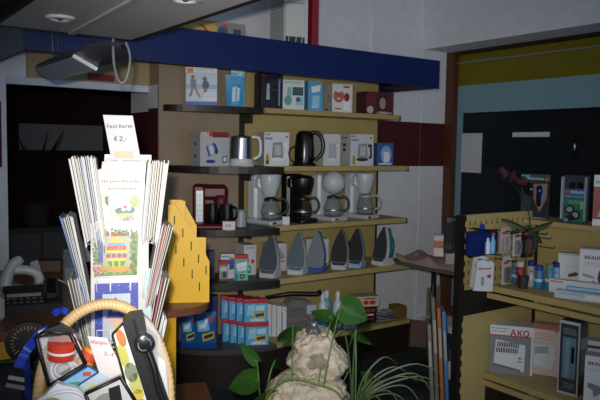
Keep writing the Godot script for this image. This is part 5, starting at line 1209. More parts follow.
func card_rack() -> void:
	var dt := thing("display_table", "low plain display table under the card rack and basket", "table", Vector3(0.50, 0, -1.5), -20)
	part(dt, "top", bbox(0.9, 0.03, 0.92, 0.006), m("7a6a58", 0.6), Vector3(0, 0.67, 0))
	for sx in [-1, 1]:
		for sz in [-1, 1]:
			part(dt, "leg", bbox(0.04, 0.67, 0.04, 0.004), m("4a4038", 0.6), Vector3(sx * 0.4, 0, sz * 0.4))
	var wire := m("e8e8ea", 0.35)
	var r := thing("card_rack", "white wire greeting card rack filled on three sides", "rack", Vector3(0.626, 0.70, -1.684), -20.4)
	part(r, "base", lathe([Vector2(0, 0), Vector2(0.12, 0), Vector2(0.12, 0.012), Vector2(0.03, 0.02), Vector2(0, 0.02)], 28), wire)
	part(r, "pole", tube([Vector3(0, 0.02, 0), Vector3(0, 0.80, 0)], 0.008, 10), wire)
	var wr := 0.0021
	var st := begin(true)
	var tiers := [0.16, 0.29, 0.42, 0.555]
	# pockets: side, tier -> bottom hoop, front U and rail
	for ti in 4:
		var y: float = tiers[ti]
		var out := 0.115 - 0.012 * ti
		for d in 4:
			var b := Basis(Vector3.UP, d * PI / 2)
			var hw := 0.056
			var path := [Vector3(-hw, y + 0.07, 0.045), Vector3(-hw, y, 0.05), Vector3(-hw, y, out), Vector3(-hw, y + 0.06, out + 0.012), Vector3(hw, y + 0.06, out + 0.012), Vector3(hw, y, out), Vector3(hw, y, 0.05), Vector3(hw, y + 0.07, 0.045)]
			var pp := []
			for p in path:
				pp.append(b * p)
			put_tube(st, pp, wr, 6)
			put_tube(st, [b * Vector3(-0.024, y, out), b * Vector3(-0.024, y + 0.06, out + 0.012)], wr, 6)
			put_tube(st, [b * Vector3(0.024, y, out), b * Vector3(0.024, y + 0.06, out + 0.012)], wr, 6)
			put_tube(st, [b * Vector3(-hw, y, 0.06), b * Vector3(hw, y, 0.06)], wr, 6)
			put_tube(st, [Vector3(0, y + 0.03, 0), b * Vector3(0, y + 0.03, 0.045), b * Vector3(-hw, y + 0.07, 0.045)], wr, 6)
			put_tube(st, [b * Vector3(0, y + 0.03, 0.045), b * Vector3(hw, y + 0.07, 0.045)], wr, 6)
	part(r, "wire_pockets", done(st), wire)
	var paper := m("c0bfbc", 0.6)
	var cream := m("bdb8ac", 0.6)
	# ---- front column
	var wedding := printed(128, 176, "bcbab0", [["r", 0.02, 0.36, 0.26, 0.13, "88b8d4"], ["r", 0.84, 0.36, 0.06, 0.2, "88b8d4"], ["p", [0.13, 0.36, 0.23, 0.36, 0.24, 0.54, 0.2, 0.5, 0.12, 0.5], "c0a850"], ["p", [0.16, 0.4, 0.23, 0.38, 0.24, 0.53, 0.18, 0.5], "3a2c20"],
		["e", 0.78, 0.46, 0.11, 0.09, "88a050"], ["d", 0.68, 0.38, 0.2, 0.16, 30, 0.014, ["5c8034", "a0ac70", "708840"]], ["e", 0.58, 0.54, 0.04, 0.02, "b81c30"], ["e", 0.5, 0.6, 0.13, 0.05, "34505e"], ["e", 0.68, 0.59, 0.11, 0.05, "3c5864"], ["e", 0.55, 0.58, 0.045, 0.025, "e8ecec"], ["e", 0.66, 0.57, 0.045, 0.025, "e8ecec"], ["e", 0.58, 0.66, 0.2, 0.03, "9ca020"],
		["e", 0.62, 0.74, 0.1, 0.05, "c03c80"], ["e", 0.68, 0.71, 0.09, 0.04, "d070a0"], ["d", 0.45, 0.7, 0.3, 0.14, 24, 0.018, ["4a6a9c", "6a9a50", "2c4030", "88b060"]], ["e", 0.42, 0.86, 0.1, 0.05, "346820"], ["e", 0.78, 0.87, 0.09, 0.05, "44782c"], ["e", 0.58, 0.86, 0.17, 0.085, "c8cccc"], ["e", 0.58, 0.86, 0.05, 0.03, "c06008"],
		["p", [0.24, 0.55, 0.26, 0.55, 0.34, 0.72, 0.33, 0.84, 0.31, 0.84, 0.32, 0.72], "8a8a74"]])
	for k in 6:
		card("greeting_card", "white greeting card peeking out behind the wedding card", "cards behind the wedding card", r, Vector3(0.006 + 0.003 * k, 0.57 + 0.009 * k, 0.062 - 0.006 * k), Vector3(-5, 0, 0), 0.112 + 0.004 * (k % 2), 0.165, [paper, cream, m("d4e6f0", 0.6)][k % 3], [paper, cream, paper][k % 3])
	var wc := card("wedding_card", "cream wedding card with script greeting, bird couple and daisy", "", r, Vector3(0.003, 0.572, 0.078), Vector3(-4, 0, 0), 0.116, 0.17, wedding, cream)
	text(wc, "Alle guten Wünsche", 0.092, Vector3(-0.002, 0.142, 0.0015), "2c281c", true, Vector3.ZERO, true)
	text(wc, "zur Vermählung", 0.07, Vector3(0.002, 0.124, 0.0015), "2c281c", true, Vector3.ZERO, true)
	var egg := [["p", [0.08, 0.12, 0.94, 0.16, 0.9, 0.8, 0.06, 0.8], "68802c"], ["r", 0.18, 0.15, 0.62, 0.08, "a83028"], ["r", 0.24, 0.2, 0.58, 0.5, "a09c80"], ["r", 0.15, 0.17, 0.09, 0.42, "2c4488"], ["r", 0.255, 0.19, 0.03, 0.26, "4a2c18"], ["r", 0.2, 0.64, 0.6, 0.08, "b08828"],
		["d", 0.06, 0.1, 0.85, 0.1, 110, 0.018, ["163c16", "2c5c24", "4c7c34", "0e2810"]], ["d", 0.78, 0.14, 0.12, 0.62, 120, 0.02, ["1c481a", "346028", "5c7c38", "444e1c"]], ["d", 0.05, 0.14, 0.12, 0.6, 90, 0.018, ["1c481a", "163c24", "446c30", "2c3c78"]], ["d", 0.06, 0.62, 0.16, 0.12, 40, 0.018, ["d87090", "b85070", "e8a0b0"]], ["d", 0.2, 0.70, 0.6, 0.09, 70, 0.016, ["6a8a3c", "8a9a50", "4a6a2c"]],
		["e", 0.5, 0.70, 0.17, 0.03, "c08428"], ["b", 0.5, 0.455, 0.2, 0.235, 0.22, 0.298, "d8a818"], ["b", 0.5, 0.455, 0.2, 0.235, 0.298, 0.345, "4a98c8"], ["b", 0.5, 0.455, 0.2, 0.235, 0.345, 0.408, "c03830"], ["b", 0.5, 0.455, 0.2, 0.235, 0.408, 0.447, "d0b820"], ["b", 0.5, 0.455, 0.2, 0.235, 0.447, 0.525, "5c9cc0"], ["b", 0.5, 0.455, 0.2, 0.235, 0.525, 0.565, "d0b820"], ["b", 0.5, 0.455, 0.2, 0.235, 0.565, 0.643, "3c8030"], ["b", 0.5, 0.455, 0.2, 0.235, 0.643, 0.69, "d09018"],
		["d", 0.36, 0.361, 0.26, 0.03, 9, 0.012, ["e0b0a0", "d88878"]], ["e", 0.34, 0.486, 0.042, 0.032, "b02820"], ["e", 0.445, 0.486, 0.042, 0.032, "b02820"], ["e", 0.555, 0.486, 0.042, 0.032, "b02820"], ["e", 0.66, 0.486, 0.042, 0.032, "b02820"], ["r", 0.42, 0.565, 0.04, 0.08, "a8b828"], ["r", 0.54, 0.565, 0.04, 0.08, "a8b828"]]
	for k in 4:
		card("greeting_card", "pale card edge showing behind the egg card", "cards behind the egg card", r, Vector3(0.002 + 0.003 * k, 0.444 + 0.001 * k, 0.083 - 0.005 * k), Vector3(-4, 0, 0), 0.118, 0.165, paper, cream)
	card("egg_card", "card with a striped painted egg framed by a green wreath", "", r, Vector3(-0.009, 0.442, 0.093), Vector3(-4, 0, 0), 0.122, 0.17, printed(128, 176, "c4c0b6", egg), cream)
	var blue := [["r", 0.08, 0.1, 0.9, 0.88, "26389c"], ["d", 0.1, 0.12, 0.85, 0.12, 26, 0.008, ["c8d4f0", "8aa0e0"]], ["r", 0.24, 0.26, 0.58, 0.7, "b4bcc8"], ["p", [0.5, 0.3, 0.76, 0.62, 0.3, 0.62], "3a54b0"], ["e", 0.5, 0.48, 0.09, 0.06, "e0b090"], ["p", [0.3, 0.62, 0.76, 0.62, 0.7, 0.7, 0.36, 0.7], "d8a8a0"], ["e", 0.56, 0.76, 0.1, 0.05, "e0b840"], ["d", 0.1, 0.3, 0.1, 0.65, 24, 0.008, ["c8d4f0", "8aa0e0"]], ["d", 0.84, 0.3, 0.12, 0.65, 24, 0.008, ["c8d4f0", "8aa0e0"]]]
	for k in 5:
		card("greeting_card", "pale card edge showing behind the blue starry card", "cards behind the blue card", r, Vector3(0.0 + 0.004 * k, 0.317 + 0.001 * k, 0.094 - 0.005 * k), Vector3(-4, 0, 0), 0.122, 0.17, [paper, m("9ccfe4", 0.6)][k % 2], cream)
	card("starry_card", "blue starry card with a small figure under a pointed roof", "", r, Vector3(-0.012, 0.313, 0.105), Vector3(-4, 0, 0), 0.116, 0.165, printed(128, 176, "c8c6ca", blue), cream)
	# ---- side columns, cards seen edge-on and fanned outwards
	var tones := ["c8c8c6", "b8b6b2", "cfcdc8", "a8a6a6", "c0baae", "9c9ca2", "ccc8be", "b0b4bc", "c4c4c8", "b0a89c"]
	var side := [[-1, 0.755, -0.118, -0.058, 0.215, 10.0, 23, "upper pocket facing the passage"], [-1, 0.615, -0.140, -0.112, 0.225, 15.0, 9, "middle pocket facing the passage"], [-1, 0.46, -0.122, -0.085, 0.21, 12.0, 11, "lower pocket facing the passage"],
		[1, 0.745, 0.118, 0.064, 0.2, 7.0, 19, "upper pocket facing the yellow stand"], [1, 0.59, 0.127, 0.098, 0.21, 15.0, 8, "middle pocket facing the yellow stand"], [1, 0.455, 0.120, 0.095, 0.19, 14.0, 4, "lower pocket facing the yellow stand"]]
	for s in side:
		var n: int = s[6]
		for k in n:
			var t := float(k) / maxi(1, n - 1)
			var topx: float = lerpf(s[2], s[3], t)
			var h: float = s[4] + rng.randf_range(-0.012, 0.008)
			var lean: float = s[5] * (1.0 - 0.3 * t)
			var bx: float = topx - s[0] * h * sin(deg_to_rad(lean))
			var tone: String = tones[rng.randi() % tones.size()]
			var cm := m(tone, 0.5)
			var look := "pale greeting card"
			if k == 0 and s[7] == "middle pocket facing the passage": cm = m("3a70b0", 0.5); look = "blue greeting card"
			if k == 3 and s[7] == "upper pocket facing the yellow stand": cm = m("d0b070", 0.5); look = "tan greeting card"
			if k == 4 and s[7] == "middle pocket facing the yellow stand": cm = m("b04a40", 0.5); look = "red greeting card"
			if k == 2 and s[7] == "lower pocket facing the yellow stand": cm = m("c07a80", 0.5); look = "pink greeting card"
			card("greeting_card", "%s edge-on in the rack's %s" % [look, s[7]], "cards in the %s" % s[7], r, Vector3(bx, s[1] - 0.70 + 0.72 - h + rng.randf_range(-0.005, 0.004), 0.035 + rng.randf_range(-0.01, 0.012)),
				Vector3(0, 90 * s[0] + rng.randf_range(-1.5, 1.5), 0), 0.115, h, cm, cm).rotate_object_local(Vector3.RIGHT, deg_to_rad(lean))
	# clear sleeves over the fanned cards
	# hand-lettered price card
	var sg := thing("price_card", "white hand-lettered price card stuck on top of the card rack", "sign", r.transform * Vector3(0.002, 0.775, 0.045), -20.4)
	part(sg, "card", extrude(v2([-0.022, -0.01, 0.05, -0.01, 0.03, 0.103, -0.042, 0.103]), 0.0, 0.0012), m("bcbcc0", 0.6))
	part(sg, "tape", extrude(v2([-0.014, -0.004, 0.034, -0.004, 0.031, 0.014, -0.017, 0.014]), 0.0014, 0.002), m("94701e", 0.4), Vector3.ZERO, Vector3.ZERO, "strip of yellowish brown tape")
	text(sg, "Fest Karte", 0.062, Vector3(-0.002, 0.076, 0.0016), "101016", false, Vector3(0, 0, 2), true)
	text(sg, "€ 2,-", 0.032, Vector3(0.0, 0.045, 0.0016), "101016", false, Vector3(0, 0, 2), true)
	part(sg, "support", box(Vector3(-0.004, -0.1, -0.045), Vector3(0.004, 0.02, -0.001)), wire)

# ------------------------------------------------------------------ basket with pouches
func piping(parent: Node, pts: Array, z: float, r: float, mt: Material) -> void:
	var path := []
	for p in pts:
		path.append(Vector3(p.x, p.y, z))
	var st := begin(true)
	for k in path.size():
		put_tube(st, [path[k], path[(k + 1) % path.size()]], r, 6)
	part(parent, "piping", done(st), mt)

func basket() -> void:
	var cane := noisy("cane", "bb9a68", "d6b888", 0.09, Vector3(12, 12, 12), 0.5)
	var b := thing("wicker_basket", "wicker basket with tall cane-wrapped arch handle", "basket", Vector3(0.44, 0.70, -1.27), -19.2)
	var prof := [Vector2(0, 0.004), Vector2(0.1, 0.004)]
	for k in 21:
		prof.append(Vector2(0.105 + 0.035 * k / 20.0 + (0.003 if k % 2 else -0.002), 0.01 + 0.012 * k))
	prof.append_array([Vector2(0.134, 0.25), Vector2(0.128, 0.24), Vector2(0.1, 0.02), Vector2(0, 0.015)])
	part(b, "body", lathe(prof, 30), cane)
	part(b, "rim", tube(ring(Vector3(0, 0.25, 0), 0.14, 36), 0.011, 8, true), cane)
	var path := []
	var rad := []
	for k in 121:
		var a := PI * k / 120.0
		path.append(Vector3(-0.1255 * cos(a), 0.27 + 0.222 * pow(sin(a), 0.85), 0))
		rad.append(0.0105 + 0.0003 * (1 if k % 2 else -1))
	path.push_front(Vector3(-0.1255, 0.2, 0))
	path.push_back(Vector3(0.1255, 0.2, 0))
	rad.push_front(0.0105)
	rad.push_back(0.0105)
	part(b, "handle", tube(path, rad, 10), cane)
	var wrap := []
	for k in 1000:
		var t := float(k) / 999.0
		var a := PI * t
		var c := Vector3(-0.1255 * cos(a), 0.27 + 0.222 * pow(sin(a), 0.85), 0)
		var a2 := minf(a + 0.01, PI)
		var a1 := maxf(a - 0.01, 0.0)
		var d := (Vector3(-0.1255 * cos(a2), 0.222 * pow(sin(a2), 0.85), 0) - Vector3(-0.1255 * cos(a1), 0.222 * pow(sin(a1), 0.85), 0)).normalized()
		var side := Vector3(-d.y, d.x, 0)
		var ph := TAU * 60.0 * t
		wrap.append(c + (side * cos(ph) + Vector3(0, 0, 1) * sin(ph)) * 0.0104)
	part(b, "cane_wrap", tube(wrap, 0.0014, 5), cane)
	var xf := b.transform
	var blk := m("0c0c0d", 0.45)
	var turn := -19.2
	# clear pouch with red tape reel
	var p1 := thing("clear_pouch", "clear pouch with black piping holding a red and white tape reel", "pouch", xf * Vector3(0, 0, 0.045), turn)
	var q1 := v2([-0.122, 0.446, -0.10, 0.455, -0.062, 0.450, -0.035, 0.389, -0.1, 0.352])
	part(p1, "back", extrude(q1, -0.045, -0.042), m("d8c8cc", 0.5))
	piping(p1, q1, 0.0, 0.004, blk)
	part(p1, "top_flap", extrude(v2([-0.122, 0.446, -0.1, 0.462, -0.08, 0.468, -0.055, 0.452, -0.08, 0.447]), -0.02, 0.002), blk)
	part(p1, "reel", lathe([Vector2(0, 0), Vector2(0.026, 0), Vector2(0.027, 0.013), Vector2(0.027, 0.0131)], 24), m("c43a24", 0.35), Vector3(-0.079, 0.402, -0.014), Vector3(8, 0, -4))
	part(p1, "reel_band", lathe([Vector2(0.0272, 0.013), Vector2(0.0272, 0.018)], 24), m("e4e0dc", 0.4), Vector3(-0.079, 0.402, -0.014), Vector3(8, 0, -4))
	part(p1, "reel_top", lathe([Vector2(0.027, 0.018), Vector2(0.026, 0.034), Vector2(0.012, 0.035), Vector2(0, 0.03)], 24), m("c43a24", 0.35), Vector3(-0.079, 0.402, -0.014), Vector3(8, 0, -4))
	part(p1, "cable_coil", tube(ring2(Vector3(-0.078, 0.378, -0.012), 0.019, 0.02, 24), 0.0035, 6, true), m("dcdcdc", 0.4))
	part(p1, "cable_coil", tube(ring2(Vector3(-0.07, 0.376, -0.018), 0.021, 0.014, 24), 0.0035, 6, true), m("d4d4d6", 0.4))
	part(p1, "window", extrude(q1, -0.001, 0.0), glass("e8eef4", 0.12, 0.05))
	part(p1, "label_card", extrude(v2([-0.0985, 0.348, -0.03, 0.387, -0.012, 0.374, -0.075, 0.336]), 0.004, 0.006), m("7cb4d8", 0.5), Vector3.ZERO, Vector3.ZERO, "light blue label card")
	piping(p1, v2([-0.0985, 0.348, -0.03, 0.387, -0.012, 0.374, -0.075, 0.336]), 0.005, 0.0022, m("1c3c78", 0.5))
	part(p1, "label_print", boxes([[-0.07, 0.35, 0.006, -0.045, 0.358, 0.0068]]), m("3a8a5c", 0.5))
	part(p1, "label_print", boxes([[-0.04, 0.368, 0.006, -0.025, 0.376, 0.0068]]), m("c04848", 0.5))
	part(p1, "lower_card", extrude(v2([-0.075, 0.334, -0.012, 0.372, 0.012, 0.355, -0.05, 0.312]), -0.002, 0.0), m("b8ccd8", 0.5))
	part(p1, "lower_print", extrude(v2([-0.055, 0.33, -0.02, 0.35, -0.012, 0.344, -0.048, 0.322]), 0.0002, 0.001), m("d8c860", 0.5))
	# orange roll
	var orr := thing("orange_roll", "orange roll lying behind the price note in the basket", "roll", xf * Vector3(-0.036, 0.385, 0.015), turn)
	part(orr, "roll", lathe([Vector2(0, -0.03), Vector2(0.014, -0.03), Vector2(0.017, -0.02), Vector2(0.017, 0.02), Vector2(0.014, 0.028), Vector2(0, 0.03)], 18), m("dc9430", 0.45), Vector3.ZERO, Vector3(0, 0, -30))
	part(orr, "red_end", lathe([Vector2(0.0172, 0.005), Vector2(0.0172, 0.022)], 18), m("cc5030", 0.45), Vector3.ZERO, Vector3(0, 0, -30))
	# price note
	var pn := thing("price_note", "pale note with red handwritten price sticking out of the basket", "note", xf * Vector3(0, 0, 0.04), turn)
	part(pn, "paper", extrude(v2([-0.0315, 0.442, 0.004, 0.436, 0.038, 0.362, -0.006, 0.352]), 0.0, 0.001), m("d8d0d0", 0.65))
	text(pn, "Minipac", 0.033, Vector3(-0.01, 0.428, 0.0015), "c04048", true, Vector3(0, 0, -10), true)
	text(pn, "5,- €", 0.018, Vector3(0.008, 0.404, 0.0015), "c04048", true, Vector3(0, 0, -14), true)
	# long black zip pouch with vegetable print
	var zp := thing("zip_pouch", "long black zip pouch with white vegetable-print side", "pouch", xf * Vector3(0, 0, 0.055), turn)
	part(zp, "zip_spine", extrude(v2([0.0335, 0.472, 0.048, 0.482, 0.071, 0.484, 0.078, 0.44, 0.125, 0.29, 0.085, 0.285]), -0.03, 0.01), blk)
	part(zp, "printed_side", extrude(v2([0.014, 0.447, 0.034, 0.468, 0.086, 0.29, 0.052, 0.29]), -0.012, 0.006), m("e6e4dc", 0.5))
	piping(zp, v2([0.014, 0.447, 0.034, 0.468, 0.086, 0.29, 0.052, 0.29]), 0.006, 0.0024, blk)
	for q in [[0.03, 0.44, 0.008, 0.018, "d8703c", 20], [0.034, 0.405, 0.009, 0.026, "b8b458", 16], [0.048, 0.372, 0.012, 0.02, "7a8468", 14], [0.058, 0.35, 0.014, 0.022, "b4b46a", 14], [0.06, 0.326, 0.012, 0.012, "c8b03c", 14], [0.068, 0.305, 0.012, 0.014, "6aa4d0", 14]]:
		var op := []
		for k in 14:
			op.append(Vector2(q[2] * cos(TAU * k / 14.0), q[3] * sin(TAU * k / 14.0)))
		part(zp, "print_patch", extrude(op, 0.0062, 0.0068), m(q[4], 0.5), Vector3(q[0], q[1], 0), Vector3(0, 0, q[5]))
	part(zp, "zip_teeth", tube(curve([Vector3(0.052, 0.478, 0.0115), Vector3(0.062, 0.44, 0.0115), Vector3(0.09, 0.35, 0.0115), Vector3(0.106, 0.29, 0.0115)]), 0.0022, 6), m("38383c", 0.3, 0.5))
	part(zp, "round_badge", lathe([Vector2(0.019, 0), Vector2(0.019, 0.008), Vector2(0.014, 0.011), Vector2(0, 0.011)], 22), m("1c1c20", 0.25), Vector3(0.072, 0.43, 0.012), Vector3(90, 0, 0))
	part(zp, "badge_ring", tube(ring2(Vector3(0.072, 0.43, 0.024), 0.012, 0.012, 20), 0.0014, 6, true), m("6a6e78", 0.3))
	part(zp, "strap", tube(curve([Vector3(0.078, 0.415, 0.014), Vector3(0.09, 0.38, 0.018), Vector3(0.098, 0.34, 0.018), Vector3(0.118, 0.29, 0.016)]), 0.005, 6), blk)
	var cb := thing("clear_bag", "crumpled clear plastic bag with grey parts at the right of the basket", "bag", xf * Vector3(0, 0, 0.03), turn)
	part(cb, "film", extrude(v2([0.068, 0.478, 0.09, 0.455, 0.104, 0.43, 0.12, 0.36, 0.122, 0.27, 0.1, 0.27, 0.075, 0.43]), -0.02, 0.0), glass("c8ccd0", 0.35, 0.12))
	part(cb, "grey_insert", extrude(v2([0.078, 0.45, 0.1, 0.425, 0.098, 0.39, 0.082, 0.40]), -0.014, -0.006), m("6a6a68", 0.4))
	part(cb, "white_leaflet", extrude(v2([0.1, 0.39, 0.114, 0.38, 0.125, 0.27, 0.108, 0.27]), -0.014, -0.004), m("d8d8d8", 0.5))
	# grey pouch with black piping
	var gp := thing("mesh_pouch", "grey mesh pouch with black piping and black strap in the basket", "pouch", xf * Vector3(0, 0, 0.085), turn)
	var q2 := v2([-0.035, 0.346, 0.028, 0.372, 0.062, 0.31, 0.06, 0.27, -0.008, 0.27])
	part(gp, "panel", extrude(q2, -0.02, -0.002), m("c4c2bc", 0.5))
	piping(gp, q2, 0.0, 0.0036, blk)
	var dp := []
	for k in 20:
		dp.append(Vector2(0.028 * cos(TAU * k / 20.0), 0.032 * sin(TAU * k / 20.0)))
	part(gp, "grey_disc", extrude(dp, -0.003, 0.0005), m("8a8a86", 0.5), Vector3(0.004, 0.312, 0))
	part(gp, "strap", extrude(v2([0.006, 0.352, 0.026, 0.358, 0.04, 0.27, 0.016, 0.27]), -0.001, 0.002), blk)
	# white bag with green print
	var wg := thing("white_bag", "white plastic bag with green vegetable print in the basket", "bag", xf * Vector3(0, 0, 0.07), turn)
	part(wg, "bag", extrude(v2([-0.136, 0.322, -0.11, 0.34, -0.085, 0.364, -0.05, 0.352, -0.033, 0.335, -0.03, 0.265, -0.108, 0.265]), -0.02, -0.001), m("dcdfe2", 0.4))
	for q in [[-0.094, 0.322, 0.019, "8a9c5c"], [-0.048, 0.308, 0.014, "b4c08a"], [-0.09, 0.29, 0.012, "9aac6c"]]:
		var op := []
		for k in 16:
			op.append(Vector2(q[2] * cos(TAU * k / 16.0), q[2] * 0.9 * sin(TAU * k / 16.0)))
		part(wg, "green_print", extrude(op, -0.001, 0.0002), m(q[3], 0.5), Vector3(q[0], q[1], 0))
	part(wg, "fold", tube(curve([Vector3(-0.136, 0.322, 0), Vector3(-0.1, 0.345, 0.004), Vector3(-0.06, 0.35, 0.006), Vector3(-0.034, 0.334, 0.002)]), 0.003, 6), m("e4e6e8", 0.4))
	# black dial, bag and ribbon to the left
	var dl := thing("round_gauge", "round black dial with yellow tick marks behind the basket handle", "gauge", Vector3(0.412, 0.70, -1.76), -13.5)
	part(dl, "stand", bbox(0.05, 0.27, 0.03, 0.006), blk, Vector3(0, 0, -0.03))
	part(dl, "casing", lathe([Vector2(0, -0.02), Vector2(0.05, -0.02), Vector2(0.056, 0.0), Vector2(0.054, 0.012), Vector2(0.046, 0.012), Vector2(0.045, 0.004), Vector2(0, 0.004)], 36), m("161617", 0.4), Vector3(0, 0.30, 0), Vector3(90, 0, 0))
	for k in 21:
		var a := deg_to_rad(-130.0 + 13.0 * k)
		var l := 0.007 if k % 5 else 0.013
		part(dl, "tick", box(Vector3(-0.0007, 0.042 - l, 0.0045), Vector3(0.0007, 0.042, 0.0052)), m("b8a050", 0.5), Vector3(0, 0.30, 0), Vector3(0, 0, -rad_to_deg(a)))
	part(dl, "needle", box(Vector3(-0.001, 0.0, 0.005), Vector3(0.001, 0.038, 0.006)), m("d0c040", 0.5), Vector3(0, 0.30, 0), Vector3(0, 0, -40))
	var rb := thing("blue_ribbon", "shiny royal blue ribbon strap hanging by the black dial", "ribbon", xf * Vector3(0, 0, -0.02), turn)
	part(rb, "strap", ribbon(curve([Vector3(-0.108, 0.436, -0.03), Vector3(-0.122, 0.43, -0.02), Vector3(-0.138, 0.414, 0.0), Vector3(-0.15, 0.396, 0.008), Vector3(-0.160, 0.374, 0.01)]), 0.017), m("1a3aa4", 0.3))
	part(rb, "strap", ribbon(curve([Vector3(-0.1, 0.458, -0.06), Vector3(-0.085, 0.468, -0.055), Vector3(-0.072, 0.463, -0.05)]), 0.012), m("1a3aa4", 0.3))
	part(rb, "strap", ribbon(curve([Vector3(-0.146, 0.40, 0.0), Vector3(-0.145, 0.34, -0.005), Vector3(-0.143, 0.26, -0.005)]), 0.012), m("122260", 0.3))
	var bb := thing("black_bag", "black nylon bag with two grey reflective stripes beside the basket", "bag", Vector3(0.325, 0.70, -1.60), -12)
	part(bb, "body", bbox(0.12, 0.30, 0.09, 0.03), m("0e0e10", 0.6))
	part(bb, "stripe", box(Vector3(0.0, -0.004, 0.0455), Vector3(0.045, 0.005, 0.047)), m("a8a8ac", 0.35), Vector3(0.005, 0.285, 0), Vector3(0, 0, -18))
	part(bb, "stripe", box(Vector3(0.0, -0.004, 0.0455), Vector3(0.045, 0.005, 0.047)), m("8a8a90", 0.35), Vector3(0.0, 0.268, 0), Vector3(0, 0, -18))
	part(bb, "handle", tube(curve([Vector3(-0.04, 0.28, 0), Vector3(-0.025, 0.31, 0.02), Vector3(0.025, 0.31, 0.02), Vector3(0.04, 0.28, 0)]), 0.006, 6), m("0e0e10", 0.6))

func ring(c: Vector3, r: float, n: int) -> Array:
	var o := []
	for k in n:
		o.append(c + Vector3(r * cos(TAU * k / n), 0, r * sin(TAU * k / n)))
	return o

func ring2(c: Vector3, rx: float, ry: float, n: int) -> Array:
	var o := []
	for k in n:
		o.append(c + Vector3(rx * cos(TAU * k / n), ry * sin(TAU * k / n), 0.004 * sin(TAU * 2 * k / n)))
	return o

func ribbon(path: Array, w: float) -> ArrayMesh:
	var st := begin(true)
	for k in path.size() - 1:
		var a: Vector3 = path[k]
		var b: Vector3 = path[k + 1]
		var t := (b - a).normalized()
		var s := t.cross(Vector3(0, 0, 1)).normalized() * w / 2 + Vector3(0, 0, 0.004 * sin(k * 0.9))
		var z := Vector3(0, 0, 0.0008)
		quad(st, a - s + z, b - s + z, b + s + z, a + s + z)
		quad(st, a + s - z, b + s - z, b - s - z, a - s - z)
	return done(st)

# ------------------------------------------------------------------ rock planter with pothos and spider plant
func leaf_mesh(length: float, width: float, bend: float, heart := true) -> ArrayMesh:
	var st := begin(true)
	var n := 10
	var mcols := 6
	var pt := func(t: float, s: float) -> Vector3:
		var w := width / 2
		if heart:
			w *= 1.22 * pow(sin(PI * clampf(0.16 + 0.84 * t, 0, 1)), 0.8) * (1.0 - 0.42 * t)
		else:
			w *= pow(sin(PI * clampf(0.04 + 0.96 * t, 0, 1)), 0.6)
		var yy := length * (t - (0.10 * (absf(s)) * (1.0 - t) * (1.0 if heart else 0.0)))
		return Vector3(w * s, yy * cos(bend * t * 0.7), 0.18 * width * (absf(s)) * (1.0 - 0.4 * t) - bend * length * 0.5 * t * t)
	for i in n:
		for j in mcols:
			var t0 := float(i) / n
			var t1 := float(i + 1) / n
			var s0 := -1.0 + 2.0 * j / mcols
			var s1 := -1.0 + 2.0 * (j + 1) / mcols
			var a: Vector3 = pt.call(t0, s0)
			var b: Vector3 = pt.call(t0, s1)
			var c: Vector3 = pt.call(t1, s1)
			var d: Vector3 = pt.call(t1, s0)
			quad(st, a, b, c, d)
			var o := Vector3(0, 0, -0.0009)
			quad(st, d + o, c + o, b + o, a + o)
	return done(st)

# boulder whose outline in the xy plane is given as points round its middle
func rock_mesh(outline: Array, depth: float, sd: int) -> ArrayMesh:
	var n := FastNoiseLite.new()
	n.seed = sd
	n.frequency = 7.0
	n.fractal_octaves = 5
	var n2 := FastNoiseLite.new()
	n2.seed = sd + 9
	n2.frequency = 16.0
	n2.fractal_type = FastNoiseLite.FRACTAL_RIDGED
	n2.fractal_octaves = 4
	var pts := []
	for p in outline:
		pts.append([atan2(p.y, p.x), Vector2(p.x, p.y).length()])
	pts.sort_custom(func(a, b): return a[0] < b[0])
	var radius := func(ang: float) -> float:
		var k := pts.size()
		for i in k:
			var a0: float = pts[i][0]
			var a1: float = pts[(i + 1) % k][0] + (TAU if i == k - 1 else 0.0)
			var x := ang
			if x < pts[0][0]: x += TAU
			if x >= a0 and x <= a1:
				return lerpf(pts[i][1], pts[(i + 1) % k][1], (x - a0) / maxf(a1 - a0, 1e-4))
		return pts[0][1]
	var st := begin(true)
	var nu := 110
	var nv := 56
	var grid := []
	for v in nv + 1:
		var row := []
		for u in nu:
			var a := -PI + TAU * u / nu
			var w := -1.0 + 2.0 * v / nv
			var sc := pow(maxf(0.0, 1.0 - pow(absf(w), 3.0)), 0.45)
			var r: float = radius.call(a)
			var p := Vector3(r * cos(a) * sc, r * sin(a) * sc, w * depth)
			var nrm := Vector3(cos(a) * sc, sin(a) * sc, w).normalized()
			if v > 0 and v < nv:
				p += nrm * (0.024 * n.get_noise_3dv(p) + 0.013 * (n2.get_noise_3dv(p) - 0.4))
			row.append(p)
		grid.append(row)
	for u in nu:
		for v in nv:
			var u2 := (u + 1) % nu
			if v > 0: tri(st, grid[v][u], grid[v][u2], grid[v + 1][u2])
			if v < nv - 1: tri(st, grid[v][u], grid[v + 1][u2], grid[v + 1][u])
			elif v == nv - 1: tri(st, grid[v][u], grid[v][u2], grid[v + 1][u])
	return done(st)

